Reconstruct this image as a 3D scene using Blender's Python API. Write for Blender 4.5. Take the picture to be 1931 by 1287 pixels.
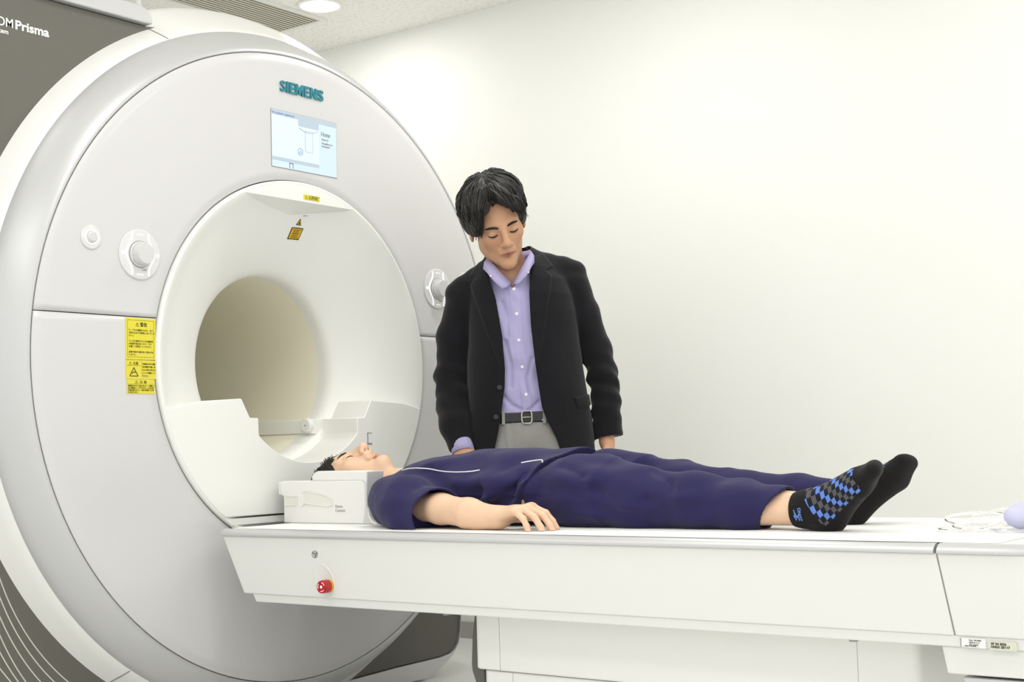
import bpy, bmesh, math, random
import numpy as np
from mathutils import Vector, Matrix

random.seed(7)
rng = np.random.default_rng(7)
PI = math.pi
for o in list(bpy.data.objects):
    bpy.data.objects.remove(o, do_unlink=True)
scene = bpy.context.scene
COL = scene.collection

# ------------------------------------------------------------------ camera
cam_data = bpy.data.cameras.new('camera')
cam_data.sensor_width = 36.0
cam_data.lens = 2663.89 / 1931 * 36.0
cam_data.clip_start = 0.05
cam = bpy.data.objects.new('camera', cam_data)
COL.objects.link(cam)
CAM_LOC = Vector((3.256, -3.2363, 0.8663))
_yaw, _pitch, _roll = 2.2108, 0.0721, -0.0280
_fw = Vector((math.cos(_pitch) * math.cos(_yaw), math.cos(_pitch) * math.sin(_yaw), math.sin(_pitch)))
_rt0 = Vector((math.sin(_yaw), -math.cos(_yaw), 0))
_up0 = _rt0.cross(_fw)
_rt = _rt0 * math.cos(_roll) + _up0 * math.sin(_roll)
_up = -_rt0 * math.sin(_roll) + _up0 * math.cos(_roll)
M = Matrix.Identity(4)
for i in range(3):
    M[i][0] = _rt[i]; M[i][1] = _up[i]; M[i][2] = -_fw[i]; M[i][3] = CAM_LOC[i]
cam.matrix_world = M
scene.camera = cam

# ------------------------------------------------------------------ view and world
scene.view_settings.view_transform = 'Standard'
scene.view_settings.look = 'None'
scene.view_settings.gamma = 1.0
scene.view_settings.use_curve_mapping = False
scene.view_settings.exposure = 0.14
world = bpy.data.worlds.new('world')
scene.world = world
world.use_nodes = True
world.node_tree.nodes['Background'].inputs[0].default_value = (1, 1, 0.995, 1)
world.node_tree.nodes['Background'].inputs[1].default_value = 1.2

# room dimensions (metres): scanner bore axis runs along X, its front cover is the plane x = 0
ROOM_X0, ROOM_X1 = -3.2, 5.6
ROOM_Y0, ROOM_Y1 = -5.2, 1.763
CEIL = 2.836
ZC = 1.14            # bore axis height
LIGHT_K = 0.21       # one dimmer for all lamps in the room

# ------------------------------------------------------------------ helpers
def lin(c):
    def f(v):
        v /= 255.0
        return v / 12.92 if v <= 0.04045 else ((v + 0.055) / 1.055) ** 2.4
    return (f(c[0]), f(c[1]), f(c[2]), 1.0)

def material(name, rgb, rough=0.5, metal=0.0, spec=0.5, noise=None, bump=None, coat=0.0,
             emit=None, trans=0.0, sss=0.0, sheen=0.0):
    """noise=(scale, amount) colour variation, bump=(scale, strength, distance)"""
    m = bpy.data.materials.new(name)
    m.use_nodes = True
    nt = m.node_tree
    b = nt.nodes['Principled BSDF']
    b.inputs['Base Color'].default_value = lin(rgb)
    b.inputs['Roughness'].default_value = rough
    b.inputs['Metallic'].default_value = metal
    b.inputs['Specular IOR Level'].default_value = spec
    b.inputs['Coat Weight'].default_value = coat
    b.inputs['Transmission Weight'].default_value = trans
    if sss:
        b.inputs['Subsurface Weight'].default_value = sss
        b.inputs['Subsurface Radius'].default_value = (0.010, 0.004, 0.002)
        b.inputs['Subsurface Scale'].default_value = 0.6
    if sheen:
        b.inputs['Sheen Weight'].default_value = sheen
    if emit:
        b.inputs['Emission Color'].default_value = lin(emit[0])
        b.inputs['Emission Strength'].default_value = emit[1]
    tc = nt.nodes.new('ShaderNodeTexCoord')
    if noise:
        n = nt.nodes.new('ShaderNodeTexNoise')
        n.inputs['Scale'].default_value = noise[0]
        n.inputs['Detail'].default_value = 4
        nt.links.new(tc.outputs['Object'], n.inputs['Vector'])
        mx = nt.nodes.new('ShaderNodeMixRGB')
        a = noise[1]
        lo = [max(0, v * (1 - a)) for v in lin(rgb)[:3]] + [1]
        hi = [min(1, v * (1 + a)) for v in lin(rgb)[:3]] + [1]
        mx.inputs[1].default_value = lo
        mx.inputs[2].default_value = hi
        nt.links.new(n.outputs['Fac'], mx.inputs[0])
        nt.links.new(mx.outputs[0], b.inputs['Base Color'])
    if bump:
        n2 = nt.nodes.new('ShaderNodeTexNoise')
        n2.inputs['Scale'].default_value = bump[0]
        n2.inputs['Detail'].default_value = 3
        nt.links.new(tc.outputs['Object'], n2.inputs['Vector'])
        bp = nt.nodes.new('ShaderNodeBump')
        bp.inputs['Strength'].default_value = bump[1]
        bp.inputs['Distance'].default_value = bump[2]
        nt.links.new(n2.outputs['Fac'], bp.inputs['Height'])
        nt.links.new(bp.outputs['Normal'], b.inputs['Normal'])
    return m

def link(o, parent=None):
    COL.objects.link(o)
    if parent is not None:
        o.parent = parent
        o.matrix_parent_inverse = Matrix.Identity(4)
    return o

def parent_world(o, parent):
    """parent without moving the child (all geometry is authored in world space)"""
    o.parent = parent
    o.matrix_parent_inverse = parent_matrix(parent).inverted()

def parent_matrix(p):
    m = Matrix.LocRotScale(p.location, p.rotation_euler, p.scale)
    if p.parent is not None:
        m = parent_matrix(p.parent) @ p.matrix_parent_inverse @ m
    return m

def mesh_obj(name, verts, faces, mat, parent=None, smooth=False, bevel=None, sharp=None):
    me = bpy.data.meshes.new(name)
    me.from_pydata([tuple(map(float, v)) for v in verts], [], [tuple(int(i) for i in f) for f in faces])
    me.update()
    return finish(name, me, mat, parent, smooth, bevel, sharp)

def finish(name, me, mat, parent=None, smooth=False, bevel=None, sharp=None):
    if mat is not None:
        for mm in (mat if isinstance(mat, (list, tuple)) else [mat]):
            me.materials.append(mm)
    if smooth:
        me.polygons.foreach_set('use_smooth', [True] * len(me.polygons))
    if sharp is not None:
        me.set_sharp_from_angle(angle=math.radians(sharp))
    o = bpy.data.objects.new(name, me)
    COL.objects.link(o)
    if parent is not None:
        parent_world(o, parent)
    if bevel:
        md = o.modifiers.new('bevel', 'BEVEL')
        md.width = bevel; md.segments = 3; md.limit_method = 'ANGLE'; md.angle_limit = math.radians(35)
    return o

def bm_obj(name, bm, mat, parent=None, smooth=False, bevel=None, sharp=None):
    bmesh.ops.recalc_face_normals(bm, faces=bm.faces)
    me = bpy.data.meshes.new(name)
    bm.to_mesh(me); bm.free()
    return finish(name, me, mat, parent, smooth, bevel, sharp)

def thing(name, label, cat, loc=(0, 0, 0), group=None):
    o = bpy.data.objects.new(name, None)
    o.empty_display_size = 0.1
    o.location = loc
    COL.objects.link(o)
    tag(o, label, cat, group)
    return o

def tag(o, label=None, cat=None, group=None, kind=None):
    if label: o['label'] = label
    if cat: o['category'] = cat
    if group: o['group'] = group
    if kind: o['kind'] = kind
    return o

def box(name, x0, x1, y0, y1, z0, z1, mat, parent=None, bevel=None, smooth=False):
    v = [(x, y, z) for x in (x0, x1) for y in (y0, y1) for z in (z0, z1)]
    f = [(0, 1, 3, 2), (4, 6, 7, 5), (0, 4, 5, 1), (2, 3, 7, 6), (0, 2, 6, 4), (1, 5, 7, 3)]
    return mesh_obj(name, v, f, mat, parent, smooth=bool(bevel), bevel=bevel, sharp=35 if bevel else None)

def prism(name, outline, axis, a, b, mat, parent=None, bevel=None, smooth=False, sharp=30):
    """extrude a closed 2-D outline along an axis; outline coords are the other two axes in xyz order"""
    bm = bmesh.new()
    def P(u, v, t):
        return {'x': (t, u, v), 'y': (u, t, v), 'z': (u, v, t)}[axis]
    r0 = [bm.verts.new(P(u, v, a)) for u, v in outline]
    r1 = [bm.verts.new(P(u, v, b)) for u, v in outline]
    n = len(outline)
    bm.faces.new(r0); bm.faces.new(r1[::-1])
    for i in range(n):
        bm.faces.new((r0[i], r0[(i + 1) % n], r1[(i + 1) % n], r1[i]))
    return bm_obj(name, bm, mat, parent, smooth=True, bevel=bevel, sharp=sharp)

def grid_faces(nu, nv, wrap_u=False, wrap_v=False):
    f = []
    for i in range(nu if wrap_u else nu - 1):
        for j in range(nv if wrap_v else nv - 1):
            i2, j2 = (i + 1) % nu, (j + 1) % nv
            f.append((i * nv + j, i2 * nv + j, i2 * nv + j2, i * nv + j2))
    return f

def catmull(pts, n):
    """smooth curve through points, n samples"""
    P = np.array(pts, float)
    Q = np.vstack([2 * P[0] - P[1], P, 2 * P[-1] - P[-2]])
    m = len(P) - 1
    out = []
    for s in np.linspace(0, m, n):
        i = min(int(s), m - 1); t = s - i
        p0, p1, p2, p3 = Q[i], Q[i + 1], Q[i + 2], Q[i + 3]
        out.append(0.5 * (2 * p1 + (p2 - p0) * t + (2 * p0 - 5 * p1 + 4 * p2 - p3) * t * t
                          + (3 * p1 - p0 - 3 * p2 + p3) * t ** 3))
    return np.array(out)

def tube_data(path, radius, sides=8, flat=1.0, up=(0, 0, 1), cap=True):
    P = np.array(path, float); n = len(P)
    R = np.full(n, radius) if np.isscalar(radius) else np.array(radius, float)
    T = np.gradient(P, axis=0); T /= np.linalg.norm(T, axis=1)[:, None] + 1e-12
    nrm = np.cross(T[0], up)
    if np.linalg.norm(nrm) < 1e-3: nrm = np.cross(T[0], (1, 0, 0.1))
    nrm /= np.linalg.norm(nrm)
    V = []
    for i in range(n):
        nrm = nrm - T[i] * (nrm @ T[i]); nrm /= np.linalg.norm(nrm) + 1e-12
        bn = np.cross(T[i], nrm)
        for k in range(sides):
            a = 2 * PI * k / sides
            V.append(P[i] + R[i] * (math.cos(a) * nrm + flat * math.sin(a) * bn))
    F = grid_faces(n, sides, wrap_v=True)
    if cap:
        F.append(tuple(range(sides))[::-1]); F.append(tuple(range((n - 1) * sides, n * sides)))
    return V, F

def tube(name, path, radius, mat, parent=None, sides=8, flat=1.0, up=(0, 0, 1)):
    V, F = tube_data(path, radius, sides, flat, up)
    return mesh_obj(name, V, F, mat, parent, smooth=True)

def lathe_x(name, profile, mat, parent=None, th0=0.0, th1=2 * PI, n=192, cy=0.0, cz=ZC, zmin=None, closed_profile=False, sharp=None):
    """turn a profile of (x, r) around the bore axis"""
    full = abs(th1 - th0 - 2 * PI) < 1e-6
    V = []
    cnt = n if full else n + 1
    for i in range(cnt):
        t = th0 + (th1 - th0) * i / n
        for x, r in profile:
            z = cz + r * math.sin(t)
            if zmin is not None: z = max(z, zmin)
            V.append((x, cy + r * math.cos(t), z))
    F = grid_faces(cnt, len(profile), wrap_u=full, wrap_v=closed_profile)
    return mesh_obj(name, V, F, mat, parent, smooth=True, sharp=sharp)

AX_FRONT = Matrix(((0, 0, 1, 0), (1, 0, 0, 0), (0, 1, 0, 0), (0, 0, 0, 1)))   # text facing +X, reading along +Y
AX_SIDE = Matrix(((1, 0, 0, 0), (0, 0, -1, 0), (0, 1, 0, 0), (0, 0, 0, 1)))   # text facing -Y, reading along +X
def text_mesh(body, size, extrude=0.0, bold=0.0, align='LEFT', spacing=1.0):
    cu = bpy.data.curves.new('t', 'FONT')
    cu.body = body; cu.size = size; cu.extrude = extrude; cu.offset = bold
    cu.align_x = align; cu.space_character = spacing; cu.resolution_u = 3
    to = bpy.data.objects.new('t', cu)
    COL.objects.link(to)
    dg = bpy.context.evaluated_depsgraph_get()
    me = bpy.data.meshes.new_from_object(to.evaluated_get(dg))
    bpy.data.objects.remove(to, do_unlink=True)
    bpy.data.curves.remove(cu)
    return me

def text_obj(name, body, size, axes, loc, mat, parent, extrude=0.0004, bold=0.0, align='LEFT', width=None, height=None, spacing=1.0, fn=None):
    me = text_mesh(body, size, extrude, bold, align, spacing)
    n = len(me.vertices)
    co = np.zeros(n * 3); me.vertices.foreach_get('co', co); co = co.reshape(-1, 3)
    if width:
        x0, x1 = co[:, 0].min(), co[:, 0].max()
        co[:, 0] = (co[:, 0] - (x0 if align == 'LEFT' else (x0 + x1) / 2 if align == 'CENTER' else x1)) * width / (x1 - x0)
    if height:
        y0, y1 = co[:, 1].min(), co[:, 1].max()
        co[:, 1] = (co[:, 1] - y0) * height / (y1 - y0)
    A = np.array(axes.to_3x3())
    co = co @ A.T + np.array(loc)
    if fn is not None:
        co = fn(co)
    me.vertices.foreach_set('co', co.ravel())
    me.materials.clear()
    me.update()
    return finish(name, me, mat, parent)
# ------------------------------------------------------------------ materials
M_WALL = material('wall_paint', (243, 243, 238), 0.7, spec=0.25, bump=(60, 0.05, 0.002))
M_FLOOR = material('vinyl_floor', (241, 241, 238), 0.18, spec=0.5, noise=(3, 0.03))
M_BASEB = material('baseboard_grey', (176, 174, 168), 0.5)
M_WHITE = material('white_plastic', (233, 232, 228), 0.32, spec=0.45)
M_PANEL = material('scanner_panel', (209, 208, 207), 0.24, spec=0.45)
M_CREAM = material('warm_white_plastic', (236, 236, 231), 0.42, spec=0.4)
M_TABLE = material('table_plastic', (224, 224, 220), 0.40, spec=0.4)
M_SILVER = material('silver_paint', (198, 198, 198), 0.38, metal=0.35, spec=0.5)
M_RAIL = material('rail_silver', (200, 200, 200), 0.34, metal=0.35)
M_DARKGAP = material('dark_gap', (92, 91, 86), 0.8)
M_SEAM = material('panel_seam', (148, 147, 142), 0.8)
M_BORE = material('bore_liner', (244, 240, 219), 0.5, spec=0.3)
M_DARK = material('charcoal_plastic', (92, 90, 83), 0.5, bump=(300, 0.1, 0.001))
M_STRIPE = material('pinstripe_light', (205, 203, 192), 0.5)
M_PRINTW = material('white_print', (246, 246, 244), 0.5)
M_TEAL = material('teal_letters', (42, 128, 142), 0.35)
M_YELLOW = material('yellow_label', (222, 209, 60), 0.5)
M_YELLOW2 = material('amber_label', (212, 172, 30), 0.5)
M_INK = material('label_ink', (62, 56, 18), 0.6)
M_BLACKINK = material('black_ink', (34, 32, 28), 0.6)
M_GREYINK = material('grey_ink', (150, 150, 146), 0.6)
M_RED = material('red_knob', (178, 30, 40), 0.3)
M_GLOWW = material('lit_ring', (250, 250, 250), 0.4, emit=((255, 255, 255), 0.35))
M_CLEARW = material('pale_dial', (218, 218, 216), 0.15, coat=0.4)
M_LAMP = material('lamp_diffuser', (255, 255, 255), 0.5, emit=((255, 253, 246), 9.0))
M_METAL = material('brushed_metal', (160, 158, 150), 0.4, metal=0.8)
M_VENT = material('vent_metal', (206, 202, 186), 0.5)
M_VENTDARK = material('vent_shadow', (58, 56, 46), 0.8)

# perforated charcoal cover: fine dot weave
def perforated():
    m = material('perforated_charcoal', (112, 110, 101), 0.6)
    nt = m.node_tree; b = nt.nodes['Principled BSDF']
    tc = nt.nodes.new('ShaderNodeTexCoord')
    mp = nt.nodes.new('ShaderNodeMapping'); mp.inputs['Rotation'].default_value = (PI / 4, 0, 0)
    ck = nt.nodes.new('ShaderNodeTexChecker'); ck.inputs['Scale'].default_value = 380
    ck.inputs['Color1'].default_value = lin((112, 110, 101)); ck.inputs['Color2'].default_value = lin((84, 82, 75))
    nt.links.new(tc.outputs['Object'], mp.inputs['Vector'])
    nt.links.new(mp.outputs[0], ck.inputs['Vector'])
    nt.links.new(ck.outputs['Color'], b.inputs['Base Color'])
    return m
M_PERF = perforated()

def ceiling_mat():
    m = material('acoustic_ceiling', (240, 240, 234), 0.9, spec=0.1)
    nt = m.node_tree; b = nt.nodes['Principled BSDF']
    tc = nt.nodes.new('ShaderNodeTexCoord')
    n = nt.nodes.new('ShaderNodeTexNoise'); n.inputs['Scale'].default_value = 55; n.inputs['Detail'].default_value = 5
    cr = nt.nodes.new('ShaderNodeValToRGB')
    cr.color_ramp.elements[0].position = 0.34; cr.color_ramp.elements[0].color = lin((234, 233, 226))
    cr.color_ramp.elements[1].position = 0.48; cr.color_ramp.elements[1].color = lin((249, 249, 244))
    nt.links.new(tc.outputs['Object'], n.inputs['Vector'])
    nt.links.new(n.outputs['Fac'], cr.inputs[0])
    nt.links.new(cr.outputs[0], b.inputs['Base Color'])
    return m
M_CEIL = ceiling_mat()
# ------------------------------------------------------------------ room shell
T = 0.1
def structure(o):
    o['kind'] = 'structure'; return o
structure(box('floor', ROOM_X0 - T, ROOM_X1 + T, ROOM_Y0 - T, ROOM_Y1 + T, -T, 0, M_FLOOR))
structure(box('ceiling', ROOM_X0 - T, ROOM_X1 + T, ROOM_Y0 - T, ROOM_Y1 + T, CEIL, CEIL + T, M_CEIL))
structure(box('wall_back', ROOM_X0, ROOM_X1, ROOM_Y1, ROOM_Y1 + T, 0, CEIL, M_WALL))
structure(box('wall_left', ROOM_X0 - T, ROOM_X0, ROOM_Y0 - T, ROOM_Y1 + T, 0, CEIL, M_WALL))
structure(box('baseboard_back', ROOM_X0, ROOM_X1, ROOM_Y1 - 0.008, ROOM_Y1, 0, 0.073, M_BASEB))

# ------------------------------------------------------------------ ceiling fixtures
# ventilation grille: slats run along Y
vx0, vx1, vy0, vy1 = -1.50, -1.225, 0.10, 1.375
vent = thing('ceiling_vent', 'beige louvred air vent set in the speckled ceiling', 'air vent', (vx0, vy0, CEIL))
fr = 0.025
zf = CEIL - 0.006
for nm, a in (('vent_frame', (vx0 - fr, vx0, vy0 - fr, vy1 + fr)), ('vent_frame', (vx1, vx1 + fr, vy0 - fr, vy1 + fr)),
              ('vent_frame', (vx0, vx1, vy0 - fr, vy0)), ('vent_frame', (vx0, vx1, vy1, vy1 + fr))):
    box(nm, a[0], a[1], a[2], a[3], zf, CEIL - 0.0005, M_CREAM, vent)
box('vent_backing', vx0, vx1, vy0, vy1, CEIL - 0.0015, CEIL - 0.0008, M_VENTDARK, vent)
ns = 12
pitch = (vx1 - vx0) / ns
slat_me = None
for k in range(ns):
    xc = vx0 + (k + 0.5) * pitch
    if slat_me is None:
        w = pitch * 0.58
        v = [(-w / 2, 0, 0), (w / 2, 0, 0.0005), (w / 2, 0, 0.0013), (-w / 2, 0, 0.001)]
        v = v + [(a, vy1 - vy0, c) for a, b_, c in v]
        f = [(0, 1, 2, 3), (7, 6, 5, 4), (0, 4, 5, 1), (1, 5, 6, 2), (2, 6, 7, 3), (3, 7, 4, 0)]
        s = mesh_obj('slat', v, f, M_VENT); slat_me = s.data
    else:
        s = bpy.data.objects.new('slat', slat_me); COL.objects.link(s)
    s.location = (xc, vy0, CEIL - 0.0035)
    parent_world(s, vent)

def downlight(x, y, label, power=9.0, r=0.085):
    t = thing('ceiling_downlight', label, 'ceiling light', (x, y, CEIL), 'recessed ceiling downlights')
    prof = [(r, 0.0), (r + 0.018, 0.0), (r + 0.018, -0.004), (r, -0.006)]
    V = []; n = 40
    for i in range(n):
        a = 2 * PI * i / n
        V += [(x + rr * math.cos(a), y + rr * math.sin(a), CEIL - 0.0005 + dz) for rr, dz in prof]
    mesh_obj('trim_ring', V, grid_faces(n, 4, True, True), M_PRINTW, t, smooth=True)
    V = [(x, y, CEIL - 0.004)] + [(x + r * math.cos(2 * PI * i / n), y + r * math.sin(2 * PI * i / n), CEIL - 0.004) for i in range(n)]
    F = [(0, 1 + (i + 1) % n, 1 + i) for i in range(n)]
    mesh_obj('lamp_lens', V, F, M_LAMP, t)
    ld = bpy.data.lights.new('downlight_lamp', 'AREA')
    ld.shape = 'DISK'; ld.size = 2 * r; ld.energy = power * LIGHT_K; ld.color = (1.0, 0.99, 0.975)
    lo = bpy.data.objects.new('downlight_lamp', ld)
    lo.location = (x, y, CEIL - 0.008)
    COL.objects.link(lo); parent_world(lo, t)
    return t

def fill_panel(x, y, sx, sy, label, power):  # unseen panels added to give the room general soft fill light
    t = thing('added_fill_panel', label, 'ceiling light', (x, y, CEIL), 'added ceiling fill panels')
    e = 0.03
    for a in ((x - sx / 2 - e, x + sx / 2 + e, y - sy / 2 - e, y - sy / 2), (x - sx / 2 - e, x + sx / 2 + e, y + sy / 2, y + sy / 2 + e),
              (x - sx / 2 - e, x - sx / 2, y - sy / 2, y + sy / 2), (x + sx / 2, x + sx / 2 + e, y - sy / 2, y + sy / 2)):
        box('panel_frame', a[0], a[1], a[2], a[3], CEIL - 0.012, CEIL - 0.0005, M_PRINTW, t)
    box('diffuser', x - sx / 2, x + sx / 2, y - sy / 2, y + sy / 2, CEIL - 0.008, CEIL - 0.001, M_FILLGLOW, t)
    ld = bpy.data.lights.new('fill_panel_lamp', 'AREA')
    ld.shape = 'RECTANGLE'; ld.size = sx; ld.size_y = sy; ld.energy = power * LIGHT_K; ld.color = (1.0, 0.995, 0.98)
    lo = bpy.data.objects.new('fill_panel_lamp', ld)
    lo.location = (x, y, CEIL - 0.012)
    COL.objects.link(lo); parent_world(lo, t)
M_FILLGLOW = material('fill_panel_glow', (255, 255, 255), 0.5, emit=((255, 253, 247), 1.5))

downlight(-1.08, 1.225, 'glowing round downlight in the ceiling beside the louvred air vent', 24)
for (x, y, p, l) in ((0.55, 0.75, 40, 'round white downlight in the ceiling over the standing man'), (2.4, 0.95, 26, 'round white downlight in the ceiling over the foot of the table'),
                     (-2.6, 1.2, 30, 'round white downlight in the ceiling behind the scanner')):
    downlight(x, y, l, p)
for (x, y, p) in ((-0.7, -1.5, 30), (1.1, -0.9, 42), (1.1, -2.9, 42), (3.2, -0.9, 34), (3.2, -2.9, 38)):
    fill_panel(x, y, 1.2, 0.6, 'flat rectangular fill light panel added to the ceiling out of view', p)

# white service conduit rising from the scanner to the ceiling
cd = thing('service_conduit', 'thin white vertical pipe running from the scanner top to the ceiling', 'pipe', (-0.8, 0.0, 2.3))
tube('pipe', [(-0.8, 0.0, 2.345), (-0.8, 0.0, CEIL - 0.01)], 0.011, M_PRINTW, cd, sides=14)
tube('pipe_flange', [(-0.8, 0.0, CEIL - 0.02), (-0.8, 0.0, CEIL - 0.001)], 0.03, M_PRINTW, cd, sides=20)
# ------------------------------------------------------------------ MRI scanner
sc = thing('mri_scanner', 'large white ring-shaped MRI scanner with silver rim and charcoal side cover', 'MRI scanner', (-0.7, 0, 0))
R1, R2, ZS = 0.999, 0.590, 0.1158

def panel_half(name, upper):
    rr = np.concatenate([[R2 + 0.003], np.linspace(R2 + 0.006, R1 - 0.002, 14), [R1 + 0.001]])
    n = 140
    V = []
    for i in range(n + 1):
        t = i / n
        for k, r in enumerate(rr):
            s = ZS + (0.0016 if upper else -0.0016)
            a0 = math.asin(s / r)
            a = a0 + (PI - 2 * a0) * t if upper else (PI - a0) + (PI + 2 * a0) * t
            x = -0.003 if k in (0, len(rr) - 1) else 0.0
            V.append((x, r * math.cos(a), ZC + r * math.sin(a)))
    F = grid_faces(n + 1, len(rr))
    o = mesh_obj(name, V, F, M_PANEL, sc, smooth=True)
    md = o.modifiers.new('solid', 'SOLIDIFY'); md.thickness = 0.012; md.offset = 1
    return o
panel_half('front_panel', True)
panel_half('front_panel', False)
# dark backing visible through the joints
V = []; n = 128
for i in range(n):
    a = 2 * PI * i / n
    V += [(-0.0135, 0.55 * math.cos(a), ZC + 0.55 * math.sin(a)), (-0.0135, 1.01 * math.cos(a), ZC + 1.01 * math.sin(a))]
mesh_obj('joint_backing', V, grid_faces(n, 2, True), M_DARKGAP, sc)

lathe_x('silver_rim', [(-0.016, 1.0015), (-0.002, 1.002), (-0.001, 1.006), (-0.008, 1.018), (-0.024, 1.034), (-0.045, 1.052), (-0.068, 1.069), (-0.088, 1.081), (-0.094, 1.083)], M_SILVER, sc, zmin=0.02)
lathe_x('outer_shell', [(-0.092, 1.080), (-0.0935, 1.084), (-0.12, 1.102), (-0.16, 1.127), (-0.20, 1.155), (-0.235, 1.180), (-0.265, 1.193), (-0.32, 1.198), (-0.8, 1.20), (-1.35, 1.20), (-1.45, 1.17), (-1.5, 1.1), (-1.5, 0.32)], M_WHITE, sc, zmin=0.004, sharp=40)

def rib_seam(deg, half=0.0018):
    a = math.radians(deg)
    prof = [(-0.0945, 1.0855), (-0.12, 1.1035), (-0.16, 1.1285), (-0.20, 1.1565), (-0.235, 1.1815), (-0.265, 1.1945)]
    V = []
    for x, r in prof:
        for s in (-half, half):
            t = a + s / r
            V.append((x + 0.0005, r * math.cos(t), ZC + r * math.sin(t)))
    mesh_obj('shell_seam', V, grid_faces(len(prof), 2), M_SEAM, sc)
rib_seam(114.5); rib_seam(235.6)

# charcoal side cover on the near side
XW = -0.163
arc = [(1.128 * math.cos(math.radians(d)), ZC + 1.128 * math.sin(math.radians(d))) for d in np.linspace(113.0, 259.6, 90)]
outline = [(-0.487, 2.172)] + arc + [(-0.203, 0.012), (-1.36, 0.012), (-1.40, 0.06), (-1.40, 2.172)]
prism('side_cover', outline, 'x', XW, -1.42, M_PERF, sc)
# silver cap above the cover with a rounded end
cap_o = [(-1.42, 2.176), (-0.505, 2.176), (-0.470, 2.178), (-0.472, 2.192), (-0.478, 2.205), (-0.488, 2.217), (-0.502, 2.2255), (-0.53, 2.229), (-1.42, 2.229)]
prism('cover_cap', cap_o, 'x', XW + 0.022, -0.30, M_RAIL, sc, bevel=0.004)
# light pinstripes on the lower cover: nested arcs of one radius
def circ3(p, q, r):
    ax, ay, bx, by, cx, cy = *p, *q, *r
    d = 2 * (ax * (by - cy) + bx * (cy - ay) + cx * (ay - by))
    ux = ((ax * ax + ay * ay) * (by - cy) + (bx * bx + by * by) * (cy - ay) + (cx * cx + cy * cy) * (ay - by)) / d
    uy = ((ax * ax + ay * ay) * (cx - bx) + (bx * bx + by * by) * (ax - cx) + (cx * cx + cy * cy) * (bx - ax)) / d
    return ux, uy, math.hypot(ax - ux, ay - uy)
c0y, c0z, RS = circ3((-0.987, 0.537), (-0.915, 0.394), (-0.777, 0.236))
for (p, q) in (((-0.987, 0.537), (-0.777, 0.236)), ((-0.987, 0.487), (-0.822, 0.243)), ((-0.987, 0.435), (-0.865, 0.249)), ((-0.988, 0.388), (-0.911, 0.256)), ((-0.988, 0.343), (-0.934, 0.259)), ((-0.988, 0.300), (-0.957, 0.262))):
    mx_, mz_ = (p[0] + q[0]) / 2, (p[1] + q[1]) / 2
    dy_, dz_ = q[0] - p[0], q[1] - p[1]
    hl = math.hypot(dy_, dz_) / 2
    h_ = math.sqrt(RS * RS - hl * hl)
    ny, nz = -dz_ / (2 * hl), dy_ / (2 * hl)
    if (ny * (c0y - mx_) + nz * (c0z - mz_)) < 0: ny, nz = -ny, -nz
    ccy, ccz = mx_ + ny * h_, mz_ + nz * h_
    a_m = math.atan2(mz_ - ccz, mx_ - ccy)
    arcp = [(ccy + RS * math.cos(a), ccz + RS * math.sin(a)) for a in np.linspace(a_m - 0.55, a_m + 0.55, 90)]
    arcp = [c for c in arcp if c[1] > 0.016 and c[0] > -1.395 and c[0] < -0.2 and math.hypot(c[0], c[1] - ZC) > 1.135]
    c = np.array(arcp)
    V = []
    d = np.gradient(c, axis=0); d /= np.linalg.norm(d, axis=1)[:, None]
    for pp, t in zip(c, d):
        nn = np.array((-t[1], t[0])) * 0.0017
        V += [(XW + 0.0008, pp[0] + nn[0], pp[1] + nn[1]), (XW + 0.0008, pp[0] - nn[0], pp[1] - nn[1])]
    mesh_obj('pinstripe', V, grid_faces(len(c), 2), M_STRIPE, sc)
# lettering on the cover
XL = XW + 0.0008
text_obj('cover_lettering', 'Prisma', 0.036, AX_FRONT, (XL, -0.936, 2.0645), M_PRINTW, sc, bold=0.0009, width=0.110)
text_obj('cover_lettering', 'MAGNETOM', 0.036, AX_FRONT, (XL, -0.944, 2.0645), M_PRINTW, sc, bold=0.0003, align='RIGHT', width=0.185)
text_obj('cover_lettering', 'A Tim+Dot system', 0.019, AX_FRONT, (XL, -0.959, 2.0435), M_PRINTW, sc, bold=0.0003, align='RIGHT', width=0.15)

# charcoal foot cover on the far side with silver base strip
arc2 = [(1.115 * math.cos(math.radians(d)), ZC + 1.115 * math.sin(math.radians(d))) for d in np.linspace(-24, -74, 40)]
dark_o = arc2 + [(0.385, 0.062), (0.646, 0.071), (0.80, 0.073), (0.89, 0.075), (0.945, 0.081), (0.975, 0.093), (0.996, 0.115), (1.010, 0.155), (1.017, 0.21), (1.022, 0.40), (1.021, 0.62)]
prism('foot_cover', dark_o, 'x', -0.2, -1.40, M_DARK, sc)
silver_o = [(0.10, 0.045), (0.385, 0.0585), (0.646, 0.0675), (0.80, 0.0695), (0.89, 0.0715), (0.945, 0.0775), (0.976, 0.090), (0.998, 0.113), (1.012, 0.155), (1.0185, 0.22),
            (1.0155, 0.16), (1.002, 0.11), (0.965, 0.072), (0.909, 0.040), (0.86, 0.018), (0.827, 0.006), (0.10, 0.006)]
prism('foot_strip', silver_o, 'x', -0.192, -1.40, M_SILVER, sc)

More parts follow.
